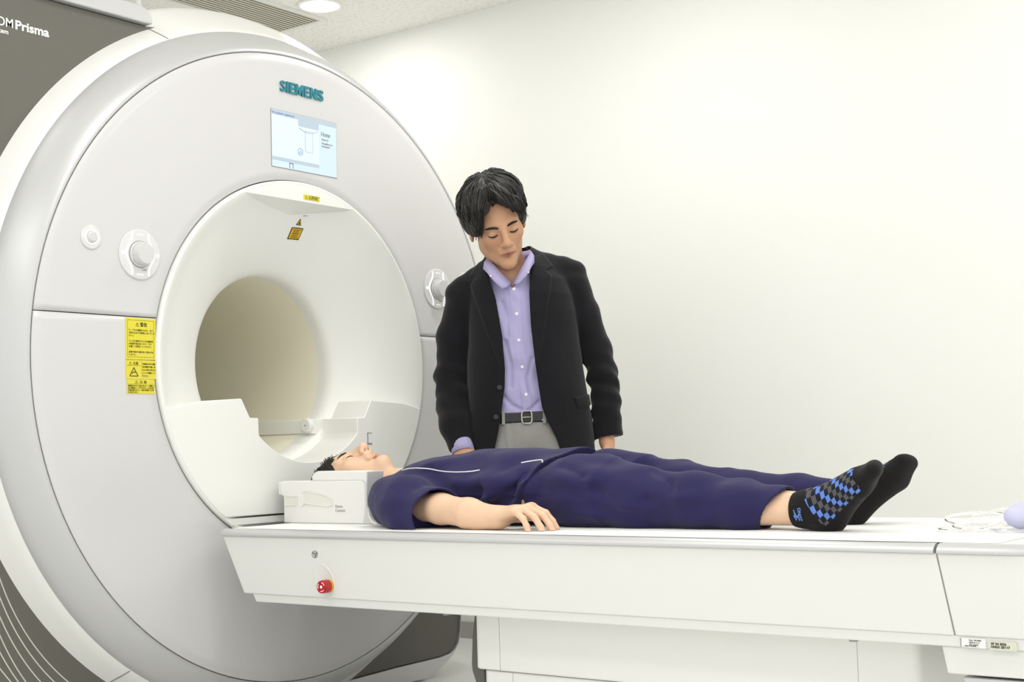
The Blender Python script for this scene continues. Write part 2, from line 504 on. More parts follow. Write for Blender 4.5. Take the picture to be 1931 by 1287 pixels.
# flared bore opening and tunnel
FX = [0.015, 0.0, -0.03, -0.07, -0.11, -0.145, -0.17]
FR = [0.588, 0.565, 0.515, 0.44, 0.37, 0.315, 0.297]
lip = [(-0.013, 0.5900), (0.003, 0.5905), (0.009, 0.5895), (0.012, 0.586), (0.0118, 0.580)]
prof = lip + [tuple(p) for p in catmull([(0.0, 0.562), (-0.03, 0.515), (-0.07, 0.44), (-0.11, 0.37), (-0.145, 0.318), (-0.175, 0.299), (-0.22, 0.297)], 30)]
lathe_x('bore_flare', prof, M_CREAM, sc, n=200)
lathe_x('bore_tunnel', [(-0.215, 0.2975), (-0.5, 0.298), (-0.9, 0.298), (-1.30, 0.30), (-1.40, 0.33), (-1.5, 0.45)], M_BORE, sc, n=120)

# flat brow across the top of the flare
ch = 0.527
a0 = math.asin(ch / 0.583)
top = [(0.583 * math.cos(a), ZC + 0.583 * math.sin(a)) for a in np.linspace(a0, PI - a0, 40)]
V = [(0.0118, y, z) for y, z in top]
nt_ = len(V)
def flare_x(r):
    xs = [p[0] for p in prof[4:]]; rs = [p[1] for p in prof[4:]]
    return float(np.interp(-r, [-q_ for q_ in rs], xs))
ys = [t[0] for t in (top[0], top[-1])]
low_f, low_b = [], []
m = 30
for i in range(m + 1):
    y = ys[0] + (ys[1] - ys[0]) * i / m
    r = math.hypot(y, ch)
    low_f.append((0.0118, y, ZC + ch))
    rr_ = math.hypot(y, ch - 0.006)
    dr = 0.004 + 0.036 * max(0.0, 1 - abs(y) / abs(ys[0])) ** 1.0
    low_b.append((min(0.0118, flare_x(math.hypot(y, ch - dr)) - 0.002), y, ZC + ch - dr))
V2 = V + low_f + low_b
F2 = [tuple(range(nt_))]
F2 += [(nt_ + i, nt_ + i + 1, nt_ + m + 1 + i + 1, nt_ + m + 1 + i) for i in range(m)]
mesh_obj('flare_brow', V2, F2, M_CREAM, sc)

# step-shaped patient guide filling the lower part of the flare (front outline, y-z)
CY = 0.018
def mir(pts): return [(2 * CY - y, z) for y, z in pts][::-1]
left_in = [(-0.520, 0.998), (-0.475, 1.008), (-0.426, 1.016), (-0.273, 1.025), (-0.239, 0.966), (-0.204, 0.965), (-0.203, 0.914)]
def arc_pts(cy, cz, r, y0, y1, n):
    return [(y, cz - math.sqrt(max(0, r * r - (y - cy) ** 2))) for y in np.linspace(y0, y1, n)]
trough = arc_pts(CY, 1.142, 0.319, -0.197, 2 * CY + 0.197, 26)
inner = left_in + trough + mir(left_in)
rim = []
a_l = math.atan2(0.998 - ZC, -0.5675)
for a in np.linspace(2 * PI + math.atan2(0.998 - ZC, 0.5675), PI + math.atan2(ZC - 0.645, 0.31) + 0.0, 2): pass
ang0 = math.atan2(0.998 - ZC, 0.569)                # right rim end
ang1 = math.atan2(0.664 - ZC, 0.345)               # right bottom
right_arc = [(0.584 * math.cos(a), ZC + 0.584 * math.sin(a)) for a in np.linspace(ang0, ang1, 24)]
left_arc = [(-y, z) for y, z in right_arc][::-1]
guide_o = inner + right_arc + left_arc
prism('guide_front', guide_o, 'x', 0.0148, -0.165, M_CREAM, sc, bevel=0.003)
# lower lip under the guide
prism('guide_lip', [(-0.342, 0.6618), (0.342, 0.6618), (0.318, 0.642), (-0.318, 0.642)], 'x', 0.012, -0.10, M_CREAM, sc)
# upper steps run a short way into the tunnel, rails and trough the whole length
for s in (-1, 1):
    def Y(y): return CY + s * (y - CY)
    o1 = [(Y(0.309), 1.0235), (Y(0.275), 0.966), (Y(0.24), 0.966), (Y(0.24), 0.93), (Y(0.33), 0.93), (Y(0.34), 1.02)]
    prism('guide_step', o1, 'x', -0.16, -0.235, M_CREAM, sc, bevel=0.003)
    o2 = [(Y(0.190), 0.9655), (Y(0.190), 0.918), (Y(0.262), 0.905), (Y(0.285), 0.93), (Y(0.275), 0.9655)]
    prism('bore_rail', o2, 'x', -0.15, -1.35, M_CREAM, sc, bevel=0.003)
tr = arc_pts(CY, 1.142, 0.317, -0.208, 2 * CY + 0.208, 30)
prism('bore_trough', tr + [(2 * CY + 0.208, 0.85), (0.14, 0.815), (-0.10, 0.815), (-0.208, 0.85)], 'x', -0.16, -1.35, M_CREAM, sc)
# round fitting on the far rail
KX, KZ = -0.164, 0.9445
V, F = tube_data([(KX, 0.191, KZ), (KX, 0.178, KZ), (KX, 0.174, KZ)], [0.0245, 0.0245, 0.020], 28)
fit = mesh_obj('rail_knob', V, F, M_WHITE, sc, smooth=True, sharp=40)
V, F = tube_data([(KX, 0.1742, KZ), (KX, 0.1732, KZ)], 0.0022, 12)
mesh_obj('knob_hole', V, F, M_BLACKINK, fit)
# grey socket on the guide
for a in ((0.287, 0.309, 0.912, 0.9145), (0.287, 0.290, 0.877, 0.9145), (0.287, 0.309, 0.875, 0.880)):
    box('socket_frame', 0.0145, 0.0165, a[0], a[1], a[2], a[3], M_GREYINK, sc)
box('socket_cover', 0.0145, 0.0158, 0.2905, 0.312, 0.880, 0.912, M_WHITE, sc)

# screen
scr = box('screen', 0.0003, 0.0022, -0.118, 0.178, 1.769, 1.954, material('screen_glow', (196, 214, 226), 0.2, emit=((186, 208, 226), 0.18)), sc)
M_S1 = material('screen_pale', (205, 222, 234), 0.2, emit=((190, 214, 234), 0.22))
M_S2 = material('screen_grey', (170, 184, 196), 0.2, emit=((168, 188, 202), 0.2))
M_S3 = material('screen_line', (120, 140, 190), 0.3)
box('screen_bezel', -0.0005, 0.0016, -0.1195, 0.1795, 1.7675, 1.9555, M_GREYINK, sc)
def scr_rect(y0, y1, z0, z1, m, x=0.0026): return box('screen_area', 0.0021, x, y0, y1, z0, z1, m, scr)
scr_rect(-0.117, 0.094, 1.802, 1.937, M_S1)
scr_rect(-0.117, 0.094, 1.790, 1.801, M_S2)
scr_rect(-0.117, 0.177, 1.938, 1.953, M_S2)
scr_rect(0.0, 0.094, 1.916, 1.938, M_S2, 0.0029)
scr_rect(0.03, 0.066, 1.835, 1.905, M_S2, 0.0029)
scr_rect(0.033, 0.063, 1.837, 1.903, M_S1, 0.0031)
V, F = tube_data([(0.003, y, 1.912 - 0.012 * math.sin(PI * (y - 0.0) / 0.09)) for y in np.linspace(0.004, 0.09, 12)], 0.0008, 6)
mesh_obj('screen_area', V, F, M_S3, scr)
def ring_pts(y, z, r, x, n=24): return [(x, y + r * math.cos(2 * PI * i / n), z + r * math.sin(2 * PI * i / n)) for i in range(n + 1)]
V, F = tube_data(ring_pts(0.008, 1.832, 0.011, 0.003), 0.0008, 6); mesh_obj('screen_area', V, F, M_S3, scr)
V, F = tube_data([(0.003, 0.001, 1.824), (0.003, 0.008, 1.835), (0.003, 0.014, 1.826)], 0.0009, 6); mesh_obj('screen_area', V, F, M_S3, scr)
for a in ((-0.042, -0.039, 1.771, 1.789), (-0.027, -0.024, 1.771, 1.789), (-0.042, -0.024, 1.786, 1.789)): scr_rect(*a, M_S3)
text_obj('screen_text', 'No patient registered', 0.011, AX_FRONT, (0.0028, -0.116, 1.941), M_S3, scr, width=0.098)
text_obj('screen_text', 'Home', 0.022, AX_FRONT, (0.0028, 0.106, 1.900), M_GREYINK, scr, width=0.042)
text_obj('screen_text', 'Done: 0', 0.0095, AX_FRONT, (0.0028, 0.108, 1.886), M_GREYINK, scr, width=0.03)
text_obj('screen_text', 'Headfirst to\nisocenter', 0.0095, AX_FRONT, (0.0028, 0.108, 1.873), M_GREYINK, scr, width=0.05)
# brand letters, raised and cut from plate
def brand(y0=-0.078, width=0.198, h=0.0365, z0=2.018):
    adv = {'S': 0.82, 'I': 0.40, 'E': 0.78, 'M': 1.08, 'N': 0.92}
    tot = sum(adv[c] for c in 'SIEMENS'); k = width / tot
    y = y0
    for ch_ in 'SIEMENS':
        w = adv[ch_] * k - 0.0052; t = 0.0070; ht = 0.0064
        if ch_ == 'S':
            pts = []
            for a in np.linspace(35, 270, 16): pts.append((0.5 + 0.36 * math.cos(math.radians(a)), 0.72 + 0.175 * math.sin(math.radians(a))))
            for a in np.linspace(78, -145, 16): pts.append((0.5 + 0.37 * math.cos(math.radians(a)), 0.275 + 0.185 * math.sin(math.radians(a))))
            c = np.array([(y + 0.0006 + u * (w - 0.001), z0 + v * h) for u, v in pts])
            d = np.gradient(c, axis=0); d /= np.linalg.norm(d, axis=1)[:, None]
            n_ = np.stack([-d[:, 1], d[:, 0]], 1) * t * 0.46
            outl = [tuple(p) for p in c + n_] + [tuple(p) for p in (c - n_)[::-1]]
        elif ch_ == 'I':
            outl = [(y, z0), (y + t, z0), (y + t, z0 + h), (y, z0 + h)]
        elif ch_ == 'E':
            m0, m1 = z0 + h / 2 - ht / 2, z0 + h / 2 + ht / 2
            outl = [(y, z0), (y + w, z0), (y + w, z0 + ht), (y + t, z0 + ht), (y + t, m0), (y + w * .9, m0), (y + w * .9, m1), (y + t, m1), (y + t, z0 + h - ht), (y + w, z0 + h - ht), (y + w, z0 + h), (y, z0 + h)]
        elif ch_ == 'M':
            outl = [(y, z0), (y + t * .9, z0), (y + t * .9, z0 + h * .62), (y + w / 2 - t * .35, z0 + h * .08), (y + w / 2 + t * .35, z0 + h * .08), (y + w - t * .9, z0 + h * .62), (y + w - t * .9, z0), (y + w, z0), (y + w, z0 + h), (y + w - t * 1.15, z0 + h), (y + w / 2, z0 + h * .42), (y + t * 1.15, z0 + h), (y, z0 + h)]
        else:
            outl = [(y, z0), (y + t * .95, z0), (y + t * .95, z0 + h * .62), (y + w - t * 1.15, z0), (y + w, z0), (y + w, z0 + h), (y + w - t * .95, z0 + h), (y + w - t * .95, z0 + h * .38), (y + t * 1.15, z0 + h), (y, z0 + h)]
        prism('brand_letter', outl, 'x', 0.0003, 0.005, M_TEAL, sc)
        y += adv[ch_] * k
brand()
text_obj('brand_letters', 'SIEMENS', 0.05, AX_FRONT, (0.0006, -0.078, 2.018), M_TEAL, sc, extrude=0.003, bold=0.0006, width=0.198, height=0.036)

# dial controls on both sides
def disc(name, y, z, r, x0, x1, m, parent, r1=None, n=40, sz=1.0):
    V, F = tube_data([(x0, y, z), (x0 + (x1 - x0) * 0.7, y, z), (x1, y, z)], [r, r, (r if r1 is None else r1)], n)
    V = [(a, b, z + (c - z) * sz) for a, b, c in V]
    return mesh_obj(name, V, F, m, parent, smooth=True, sharp=40)
def small_dial(y, z):
    d = disc('small_dial', y, z, 0.034, 0.0002, 0.004, M_CLEARW, sc, 0.031)
    V, F = tube_data(ring_pts(y, z, 0.0198, 0.0050, 40), 0.0022, 8); mesh_obj('lit_ring', V, F, M_GLOWW, d, smooth=True)
    disc('dial_knob', y, z, 0.0160, 0.003, 0.013, M_PANEL, d, 0.012)
    for a in (90, 180, 270, 350):
        ca = math.radians(a)
        disc('dial_mark', y + 0.0265 * math.cos(ca), z + 0.0275 * math.sin(ca), 0.0020, 0.0035, 0.0046, M_GLOWW, d, n=3 if a > 200 else 12)
def big_dial(y, z):
    d = disc('large_dial', y, z, 0.073, 0.0002, 0.005, M_CLEARW, sc, 0.069)
    for s in (-1, 1):
        pts = []
        for t in np.linspace(-1, 1, 30):
            w = 0.029 + 0.020 * (0.5 + 0.5 * math.cos(PI * min(1, abs(t) * 1.25)))
            pts.append((0.0062, y + s * w, z + t * 0.062))
        V, F = tube_data(pts, 0.0028, 8); mesh_obj('lit_strip', V, F, M_GLOWW, d, smooth=True)
    k = disc('dial_knob', y, z, 0.0375, 0.004, 0.010, M_PANEL, d, 0.0355)
    disc('knob_cap', y, z, 0.0315, 0.009, 0.034, M_PANEL, k, 0.0285)
    disc('knob_shadow_gap', y, z, 0.0395, 0.003, 0.0056, M_SEAM, d)
    text_obj('dial_mark', '+', 0.03, AX_FRONT, (0.0056, y + 0.053, z - 0.010), M_GLOWW, d)
    disc('dial_mark', y - 0.060, z, 0.006, 0.0045, 0.0056, M_GLOWW, d, n=16)
    box('dial_mark', 0.0045, 0.0056, y - 0.012, y + 0.012, z + 0.056, z + 0.0585, M_GLOWW, d)
    box('dial_mark', 0.0045, 0.0056, y - 0.012, y + 0.012, z - 0.0595, z - 0.057, M_GLOWW, d)
    text_obj('dial_mark', 'Lo\u25be', 0.012, AX_FRONT, (0.0056, y + 0.006, z - 0.047), M_GREYINK, d)
small_dial(-0.809, 1.470); big_dial(-0.643, 1.436)
big_dial(0.690, 1.431); small_dial(0.850, 1.470)

# yellow warning labels on the panel
def tri_sign(name, y, z, h, x, m_line, parent, w=None, fill=None):
    w = w or h * 1.1
    p = [(x, y - w / 2, z - h / 2), (x, y, z + h / 2), (x, y + w / 2, z - h / 2), (x, y - w / 2, z - h / 2)]
    V, F = tube_data([p[0], p[1]], h * 0.055, 6); V2, F2 = tube_data([p[1], p[2]], h * 0.055, 6); V3, F3 = tube_data([p[2], p[3]], h * 0.055, 6)
    F = F + [tuple(i + len(V) for i in f) for f in F2] + [tuple(i + len(V) + len(V2) for i in f) for f in F3]
    V = V + V2 + V3
    V = [(x + (a - x) * 0.3, b, c) for a, b, c in V]
    mesh_obj(name, V, F, m_line, parent)
lab = box('warning_label', 0.0003, 0.0012, -0.694, -0.588, 1.134, 1.252, M_YELLOW, sc)
for a in ((-0.688, -0.594, 1.2452, 1.2460), (-0.688, -0.594, 1.140, 1.1408), (-0.688, -0.6872, 1.140, 1.246), (-0.5948, -0.594, 1.140, 1.246)):
    box('label_border', 0.0011, 0.0014, *a, M_INK, lab)
tri_sign('warning_triangle', -0.653, 1.2335, 0.010, 0.0015, M_INK, lab)
text_obj('label_text', '!', 0.010, AX_FRONT, (0.0014, -0.6545, 1.2300), M_INK, lab)
text_obj('label_text', '警告', 0.0125, AX_FRONT, (0.0014, -0.643, 1.2290), M_INK, lab, bold=0.0002)
lines = ['ケーブルの被覆の上から、全て', 'が収まるまでは使用しないでくだ', 'さい。', '', 'コイルを使用するときは被検者', 'の皮膚や装の近くやケーブル', 'を離して使用してください。', '', '皮膚や装が火傷を負う恐れがあ', 'ります。']
for i, t in enumerate(lines):
    if t:
        text_obj('label_text', t, 0.0063, AX_FRONT, (0.0014, -0.683, 1.2150 - i * 0.0078), M_INK, lab, width=0.0061 * len(t))
lab2 = box('warning_label', 0.0003, 0.0016, -0.694, -0.5865, 1.078, 1.1325, M_YELLOW, sc)
box('label_border', 0.0015, 0.0018, -0.6935, -0.587, 1.1315, 1.1322, M_INK, lab2)
box('label_border', 0.0015, 0.0018, -0.639, -0.6384, 1.083, 1.129, M_INK, lab2)
box('label_border', 0.0015, 0.0018, -0.692, -0.641, 1.1155, 1.1161, M_INK, lab2)
text_obj('label_text', '⚠ 注意', 0.0100, AX_FRONT, (0.0018, -0.684, 1.1185), M_INK, lab2, width=0.033)
tri_sign('warning_triangle', -0.6665, 1.098, 0.024, 0.0019, M_BLACKINK, lab2, w=0.029)
V, F = tube_data([(0.002, -0.673, 1.093), (0.002, -0.668, 1.098), (0.002, -0.663, 1.096), (0.002, -0.660, 1.100)], 0.0012, 6); mesh_obj('label_text', V, F, M_INK, lab2)
for i, t in enumerate(['可動寝台の中や周囲', '等の隙間や可動、挟', 'まれる恐れがあるため', 'いことを確認してく', 'ださい。']):
    text_obj('label_text', t, 0.0058, AX_FRONT, (0.0018, -0.636, 1.1190 - i * 0.0085), M_INK, lab2, width=0.0050 * len(t))
lab3 = box('warning_label', 0.0003, 0.0016, -0.691, -0.5925, 1.036, 1.0765, M_YELLOW, sc)
text_obj('label_text', '⚠ 注 意', 0.0085, AX_FRONT, (0.0018, -0.664, 1.0660), M_INK, lab3, width=0.042)
box('label_border', 0.0015, 0.0018, -0.690, -0.594, 1.0632, 1.0637, M_INK, lab3)
for i, t in enumerate(['被検者が中ガラス窓に当たり、と衝撃して', '足の運転席で、ケサネルをしく人まめ体', '内部の傷がなどで、火傷や怪我をする恐', 'れがあります。']):
    text_obj('label_text', t, 0.0056, AX_FRONT, (0.0018, -0.687, 1.0565 - i * 0.0062), M_INK, lab3, width=0.0050 * len(t))

# laser labels in the flare: on the brow and on the curved surface below it
lb = box('laser_label', 0.0119, 0.0130, 0.010, 0.083, 1.675, 1.691, M_YELLOW, sc)
tri_sign('warning_triangle', 0.0215, 1.683, 0.010, 0.0133, M_INK, lb)
for i in range(3):
    text_obj('label_text', ['レーザ光をのぞきこむ', 'または顔を直接', '当てないでください'][i], 0.0045, AX_FRONT, (0.0131, 0.0325, 1.6862 - i * 0.0046), M_INK, lb, width=[0.047, 0.040, 0.043][i])
def on_flare(th_deg, r, off=0.0012):
    a = math.radians(th_deg)
    x = flare_x(r); dx = (flare_x(r + 0.004) - flare_x(r - 0.004)) / 0.008
    nx, nr = 1.0, -dx
    l = math.hypot(nx, nr); nx /= l; nr /= l
    rr2 = r + nr * off
    return (x + nx * off, rr2 * math.cos(a), ZC + rr2 * math.sin(a))
def flare_patch(name, pts, m, off=0.0012, parent=None, nseg=6):
    """pts: 4 corners (theta, r) in order; subdivided so that it follows the flare"""
    (a, b, c, d) = [np.array(p) for p in pts]
    V = []
    for i in range(nseg + 1):
        for j in range(nseg + 1):
            u, v = i / nseg, j / nseg
            p = (a * (1 - u) + b * u) * (1 - v) + (d * (1 - u) + c * u) * v
            V.append(on_flare(p[0], p[1], off))
    return mesh_obj(name, V, grid_faces(nseg + 1, nseg + 1), m, parent or sc)
fl = flare_patch('laser_label', [(86.6, 0.4545), (80.4, 0.4610), (80.2, 0.4235), (86.7, 0.4170)], M_BLACKINK)
flare_patch('label_face', [(86.25, 0.4525), (80.8, 0.4580), (80.65, 0.4265), (86.3, 0.4200)], M_YELLOW2, 0.0020, fl)
for k in range(5):
    r0 = 0.449 - k * 0.0055
    flare_patch('label_text', [(85.4 - 0.3 * (k % 2), r0), (81.6 + 0.4 * (k % 2), r0 + 0.0045), (81.6 + 0.4 * (k % 2), r0 + 0.0025), (85.4 - 0.3 * (k % 2), r0 - 0.002)], M_INK, 0.0026, fl, 3)
tl = flare_patch('laser_label', [(83.95, 0.486), (83.90, 0.486), (82.3, 0.4665), (85.05, 0.4640)], M_BLACKINK)
flare_patch('label_face', [(83.9, 0.4815), (83.86, 0.4815), (82.75, 0.4690), (84.65, 0.4672)], M_YELLOW2, 0.0020, tl)
V, F = tube_data([on_flare(83.75, 0.4725, 0.002), on_flare(83.75, 0.4725, 0.0032)], 0.0030, 12); mesh_obj('laser_symbol', V, F, M_BLACKINK, tl)
flare_patch('laser_slot', [(83.4, 0.4965), (81.2, 0.5005), (81.2, 0.4985), (83.4, 0.4945)], M_S3, 0.001)
# ------------------------------------------------------------------ patient table
tb = thing('patient_table', 'white patient table with silver rail extending from the scanner bore', 'patient table', (1.3, 0, 0))
TW = 0.42
ZT = 0.64
XE = 2.62
# side panels (slanted ends), main section and foot section
def slanted(name, xa_top, xa_bot, xb_top, xb_bot, zt, zb, y0, y1, m, bevel=0.003):
    V = []
    for y in (y0, y1):
        V += [(xa_top, y, zt), (xb_top, y, zt), (xb_bot, y, zb), (xa_bot, y, zb)]
    F = [(0, 1, 2, 3), (7, 6, 5, 4), (0, 4, 5, 1), (1, 5, 6, 2), (2, 6, 7, 3), (3, 7, 4, 0)]
    return mesh_obj(name, V, F, m, tb, smooth=True, bevel=bevel, sharp=35)
side_main = slanted('side_panel', 0.086, 0.174, 2.2112, 2.2412, 0.620, 0.457, -TW, TW, M_TABLE)
slanted('side_panel', 2.2140, 2.2440, XE, XE - 0.03, 0.620, 0.457, -TW, TW, M_TABLE, 0.003)
slanted('panel_joint', 2.2095, 2.2395, 2.2155, 2.2455, 0.618, 0.459, -TW + 0.0035, TW - 0.0035, M_SEAM, None)
slanted('lower_beam', 0.205, 0.219, XE - 0.05, XE - 0.06, 0.458, 0.434, -TW + 0.004, TW - 0.004, M_TABLE)
# silver rail: profile in y-z swept along x, head end shaped, foot end rounded
prof_r = [(-0.4205, 0.6185), (-0.4255, 0.6200), (-0.4270, 0.6235), (-0.4255, 0.6275), (-0.4215, 0.6315), (-0.4160, 0.6355), (-0.4100, 0.6385), (-0.402, 0.6395), (-0.395, 0.6370), (-0.395, 0.6185)]
def rail_section(name, path):
    """path: list of (x, y_shift, scale) sample positions"""
    V = []
    for x, dy, z in path:
        V += [(x, y + dy, zz + z) for y, zz in prof_r]
    F = grid_faces(len(path), len(prof_r), wrap_v=True)
    F.append(tuple(range(len(prof_r)))[::-1]); F.append(tuple(range((len(path) - 1) * len(prof_r), len(path) * len(prof_r))))
    return mesh_obj(name, V, F, M_RAIL, tb, smooth=True, sharp=50)
rail_section('side_rail', [(0.083, 0, 0), (0.6, 0, 0), (1.4, 0, 0), (2.209, 0, 0)])
rail_section('side_rail', [(2.2155, 0, 0)] + [(2.33 + 0.29 * math.sin(a), 0.16 * (1 - math.cos(a)), 0.0) for a in np.linspace(0, 1.15, 12)])
V = []
o = bpy.data.objects['side_rail']
rail_me = o.data.copy(); rail_me.transform(Matrix.Scale(-1, 4, (0, 1, 0))); rail_me.flip_normals()
finish('side_rail', rail_me, None, tb)
# rounded foot end top
prism('foot_end', [(2.2155, -0.405), (2.36, -0.40), (2.48, -0.37), (2.56, -0.31), (2.60, -0.22), (2.61, 0), (2.60, 0.22), (2.56, 0.31), (2.48, 0.37), (2.36, 0.40), (2.2155, 0.405)], 'z', 0.60, 0.6392, M_TABLE, tb, bevel=0.002)
prism('table_deck', [(0.087, -0.396), (2.209, -0.396), (2.209, 0.396), (0.087, 0.396)], 'z', 0.60, 0.632, M_TABLE, tb)

# emergency stop in a dished recess on the near side
YF = -TW
dish = []
nn = 48
def egg(t, s):
    a = 2 * PI * t
    c, sn = math.cos(a), math.sin(a)
    r = 0.040 * (1 + 0.12 * c)
    # long axis from upper left to lower right
    u, v = 0.051 * c * s, 0.033 * sn * s
    ang = math.radians(-58)
    return (0.498 + u * math.cos(ang) - v * math.sin(ang), 0.504 + u * math.sin(ang) + v * math.cos(ang))
V = []
levels = [(1.0, 0.0004), (0.96, 0.0022), (0.90, 0.0018), (0.75, 0.0012), (0.4, 0.0010)]
for s, dy in levels:
    V += [(egg(i / nn, s)[0], YF - dy, egg(i / nn, s)[1]) for i in range(nn)]
F = grid_faces(len(levels), nn, wrap_v=True) + [tuple(range((len(levels) - 1) * nn, len(levels) * nn))]
rec = mesh_obj('stop_recess', V, F, M_TABLE, tb, smooth=False)
es = Vector((0.516, YF, 0.491))
def ydisc(name, c, r, y0, y1, m, parent, r1=None, n=36):
    V, F = tube_data([(c[0], c[1] - y0, c[2]), (c[0], c[1] - y0 - (y1 - y0) * 0.75, c[2]), (c[0], c[1] - y1, c[2])], [r, r, r if r1 is None else r1], n)
    return mesh_obj(name, V, F, m, parent, smooth=True, sharp=40)
ydisc('stop_collar', es, 0.0165, 0.001, 0.010, M_YELLOW2, tb)
stp = ydisc('stop_button', es, 0.0180, 0.010, 0.034, M_RED, tb, 0.0165)
ydisc('button_dot', es + Vector((0, -0.0338, 0)), 0.0042, 0, 0.0006, M_PRINTW, stp)
for a0 in (20, 140, 260):
    pts = [(es.x + 0.012 * math.cos(math.radians(a0 + d)), es.y - 0.0342, es.z + 0.012 * math.sin(math.radians(a0 + d))) for d in range(0, 70, 10)]
    V, F = tube_data(pts, 0.0011, 6); mesh_obj('button_arrow', V, F, M_PRINTW, stp)
# printed round symbol above the stop
pts = [(0.461 + 0.0105 * math.cos(a) * 1.0, YF - 0.0006, 0.575 + 0.0095 * math.sin(a)) for a in np.linspace(0, 2 * PI, 29)]
V, F = tube_data(pts, 0.0006, 6); sym = mesh_obj('printed_symbol', V, F, M_BLACKINK, tb)
for p in ([(0.452, 0.579), (0.470, 0.579)], [(0.453, 0.579), (0.463, 0.567), (0.469, 0.579)], [(0.458, 0.579), (0.464, 0.570), (0.465, 0.579)]):
    V, F = tube_data([(x, YF - 0.0006, z) for x, z in p], 0.0006, 6); mesh_obj('symbol_stroke', V, F, M_BLACKINK, sym)

# type plates on the lower edge of the foot section (bar code squares left out)
tp = box('type_plate', 2.254, 2.304, YF - 0.0012, YF + 0.004, 0.435, 0.4535, M_CREAM, tb)
for i, t in enumerate(['Mod. 10018483', '50/60 Hz 2.1 A', 'S/N 66042']):
    text_obj('plate_text', t, 0.0042, AX_SIDE, (2.2715, YF - 0.0014, 0.4485 - i * 0.0045), M_BLACKINK, tp, width=0.024 - 0.003 * i)
text_obj('plate_text', '___ Made in Germany ___', 0.0042, AX_SIDE, (2.257, YF - 0.0014, 0.4372), M_BLACKINK, tp, width=0.034)
box('plate_text', 2.2545, 2.2555, YF - 0.0016, YF, 0.4355, 0.4530, M_BLACKINK, tp)
tp2 = box('type_plate', 2.311, 2.365, YF - 0.0012, YF + 0.004, 0.4335, 0.4505, M_YELLOW if False else material('plate_beige', (214, 213, 196), 0.5), tb)
text_obj('plate_text', '07 54 3026', 0.0065, AX_SIDE, (2.315, YF - 0.0014, 0.4435), M_BLACKINK, tp2, width=0.030, bold=0.0002)
text_obj('plate_text', '10433 20117', 0.0065, AX_SIDE, (2.315, YF - 0.0014, 0.4375), M_BLACKINK, tp2, width=0.037, bold=0.0002)

# pedestal
def rounded_rect(x0, x1, y0, y1, r, n=8):
    pts = []
    for cx, cy, a0 in ((x1 - r, y1 - r, 0), (x0 + r, y1 - r, 90), (x0 + r, y0 + r, 180), (x1 - r, y0 + r, 270)):
        for k in range(n + 1):
            a = math.radians(a0 + 90 * k / n)
            pts.append((cx + r * math.cos(a), cy + r * math.sin(a)))
    return pts
prism('pedestal_cover', rounded_rect(0.918, 2.12, -0.30, 0.30, 0.02), 'z', 0.279, 0.434, M_CREAM, tb, bevel=0.006)
prism('pedestal_base', rounded_rect(0.936, 2.10, -0.288, 0.288, 0.02), 'z', 0.0, 0.276, M_CREAM, tb, bevel=0.003)
box('cover_joint', 1.0020, 1.0030, -0.3003, -0.29, 0.281, 0.433, M_SEAM, tb)
box('cover_joint', 1.9818, 1.9827, -0.3003, -0.29, 0.281, 0.433, M_SEAM, tb)
box('base_joint', 1.0335, 1.0345, -0.2883, -0.28, 0.0, 0.275, M_SEAM, tb)
# charcoal guard at the head end of the pedestal
prism('pedestal_guard', [(0.921, 0.434), (0.914, 0.434), (0.902, 0.36), (0.897, 0.29), (0.899, 0.27), (0.911, 0.24), (0.92, 0.18), (0.92, 0.02), (0.94, 0.02), (0.937, 0.276), (0.921, 0.281)], 'y', -0.285, 0.285, M_DARK, tb)
# bracket with tray under the foot section
slanted('foot_bracket', 2.211, 2.221, XE - 0.08, XE - 0.09, 0.4345, 0.379, -TW + 0.010, TW - 0.010, M_TABLE)
slanted('foot_tray', 2.247, 2.255, XE - 0.12, XE - 0.12, 0.373, 0.345, -TW + 0.02, TW - 0.02, M_RAIL)
for x in (0.905, 2.012):
    box('beam_bolt', x, x + 0.014, -TW + 0.012, -TW + 0.03, 0.4295, 0.434, M_GREYINK, tb)

# ------------------------------------------------------------------ pads on the table
def pad(name, outline, z0, z1, label, cat, m, bev=0.006):
    o = prism(name, outline, 'z', z0, z1, m, None, bevel=bev)
    tag(o, label, cat)
    return o
M_PAD = material('white_sheet', (243, 243, 240), 0.75, spec=0.2, bump=(14, 0.25, 0.01))
pad('table_sheet', [(0.10, -0.394), (1.06, -0.394), (1.72, -0.394), (2.33, -0.390), (2.33, 0.385), (0.10, 0.385)], 0.6396, 0.6406, 'thin white sheet lying flat on the table under the patient', 'sheet', M_PAD, None)
def skin_mat(name, rgb, lip):
    m = material(name, rgb, 0.48, spec=0.35, sss=0.12, bump=(420, 0.06, 0.001))
    nt = m.node_tree; b = nt.nodes['Principled BSDF']
    at = nt.nodes.new('ShaderNodeAttribute'); at.attribute_name = 'lip'
    n = nt.nodes.new('ShaderNodeTexNoise'); n.inputs['Scale'].default_value = 30; n.inputs['Detail'].default_value = 4
    tc = nt.nodes.new('ShaderNodeTexCoord'); nt.links.new(tc.outputs['Object'], n.inputs['Vector'])
    m1 = nt.nodes.new('ShaderNodeMixRGB')
    c = lin(rgb); m1.inputs[1].default_value = (c[0] * .94, c[1] * .90, c[2] * .87, 1); m1.inputs[2].default_value = (min(1, c[0] * 1.06), c[1] * 1.08, c[2] * 1.1, 1)
    nt.links.new(n.outputs['Fac'], m1.inputs[0])
    m2 = nt.nodes.new('ShaderNodeMixRGB'); m2.inputs[2].default_value = lin(lip)
    nt.links.new(at.outputs['Fac'], m2.inputs[0]); nt.links.new(m1.outputs[0], m2.inputs[1])
    nt.links.new(m2.outputs[0], b.inputs['Base Color'])
    return m
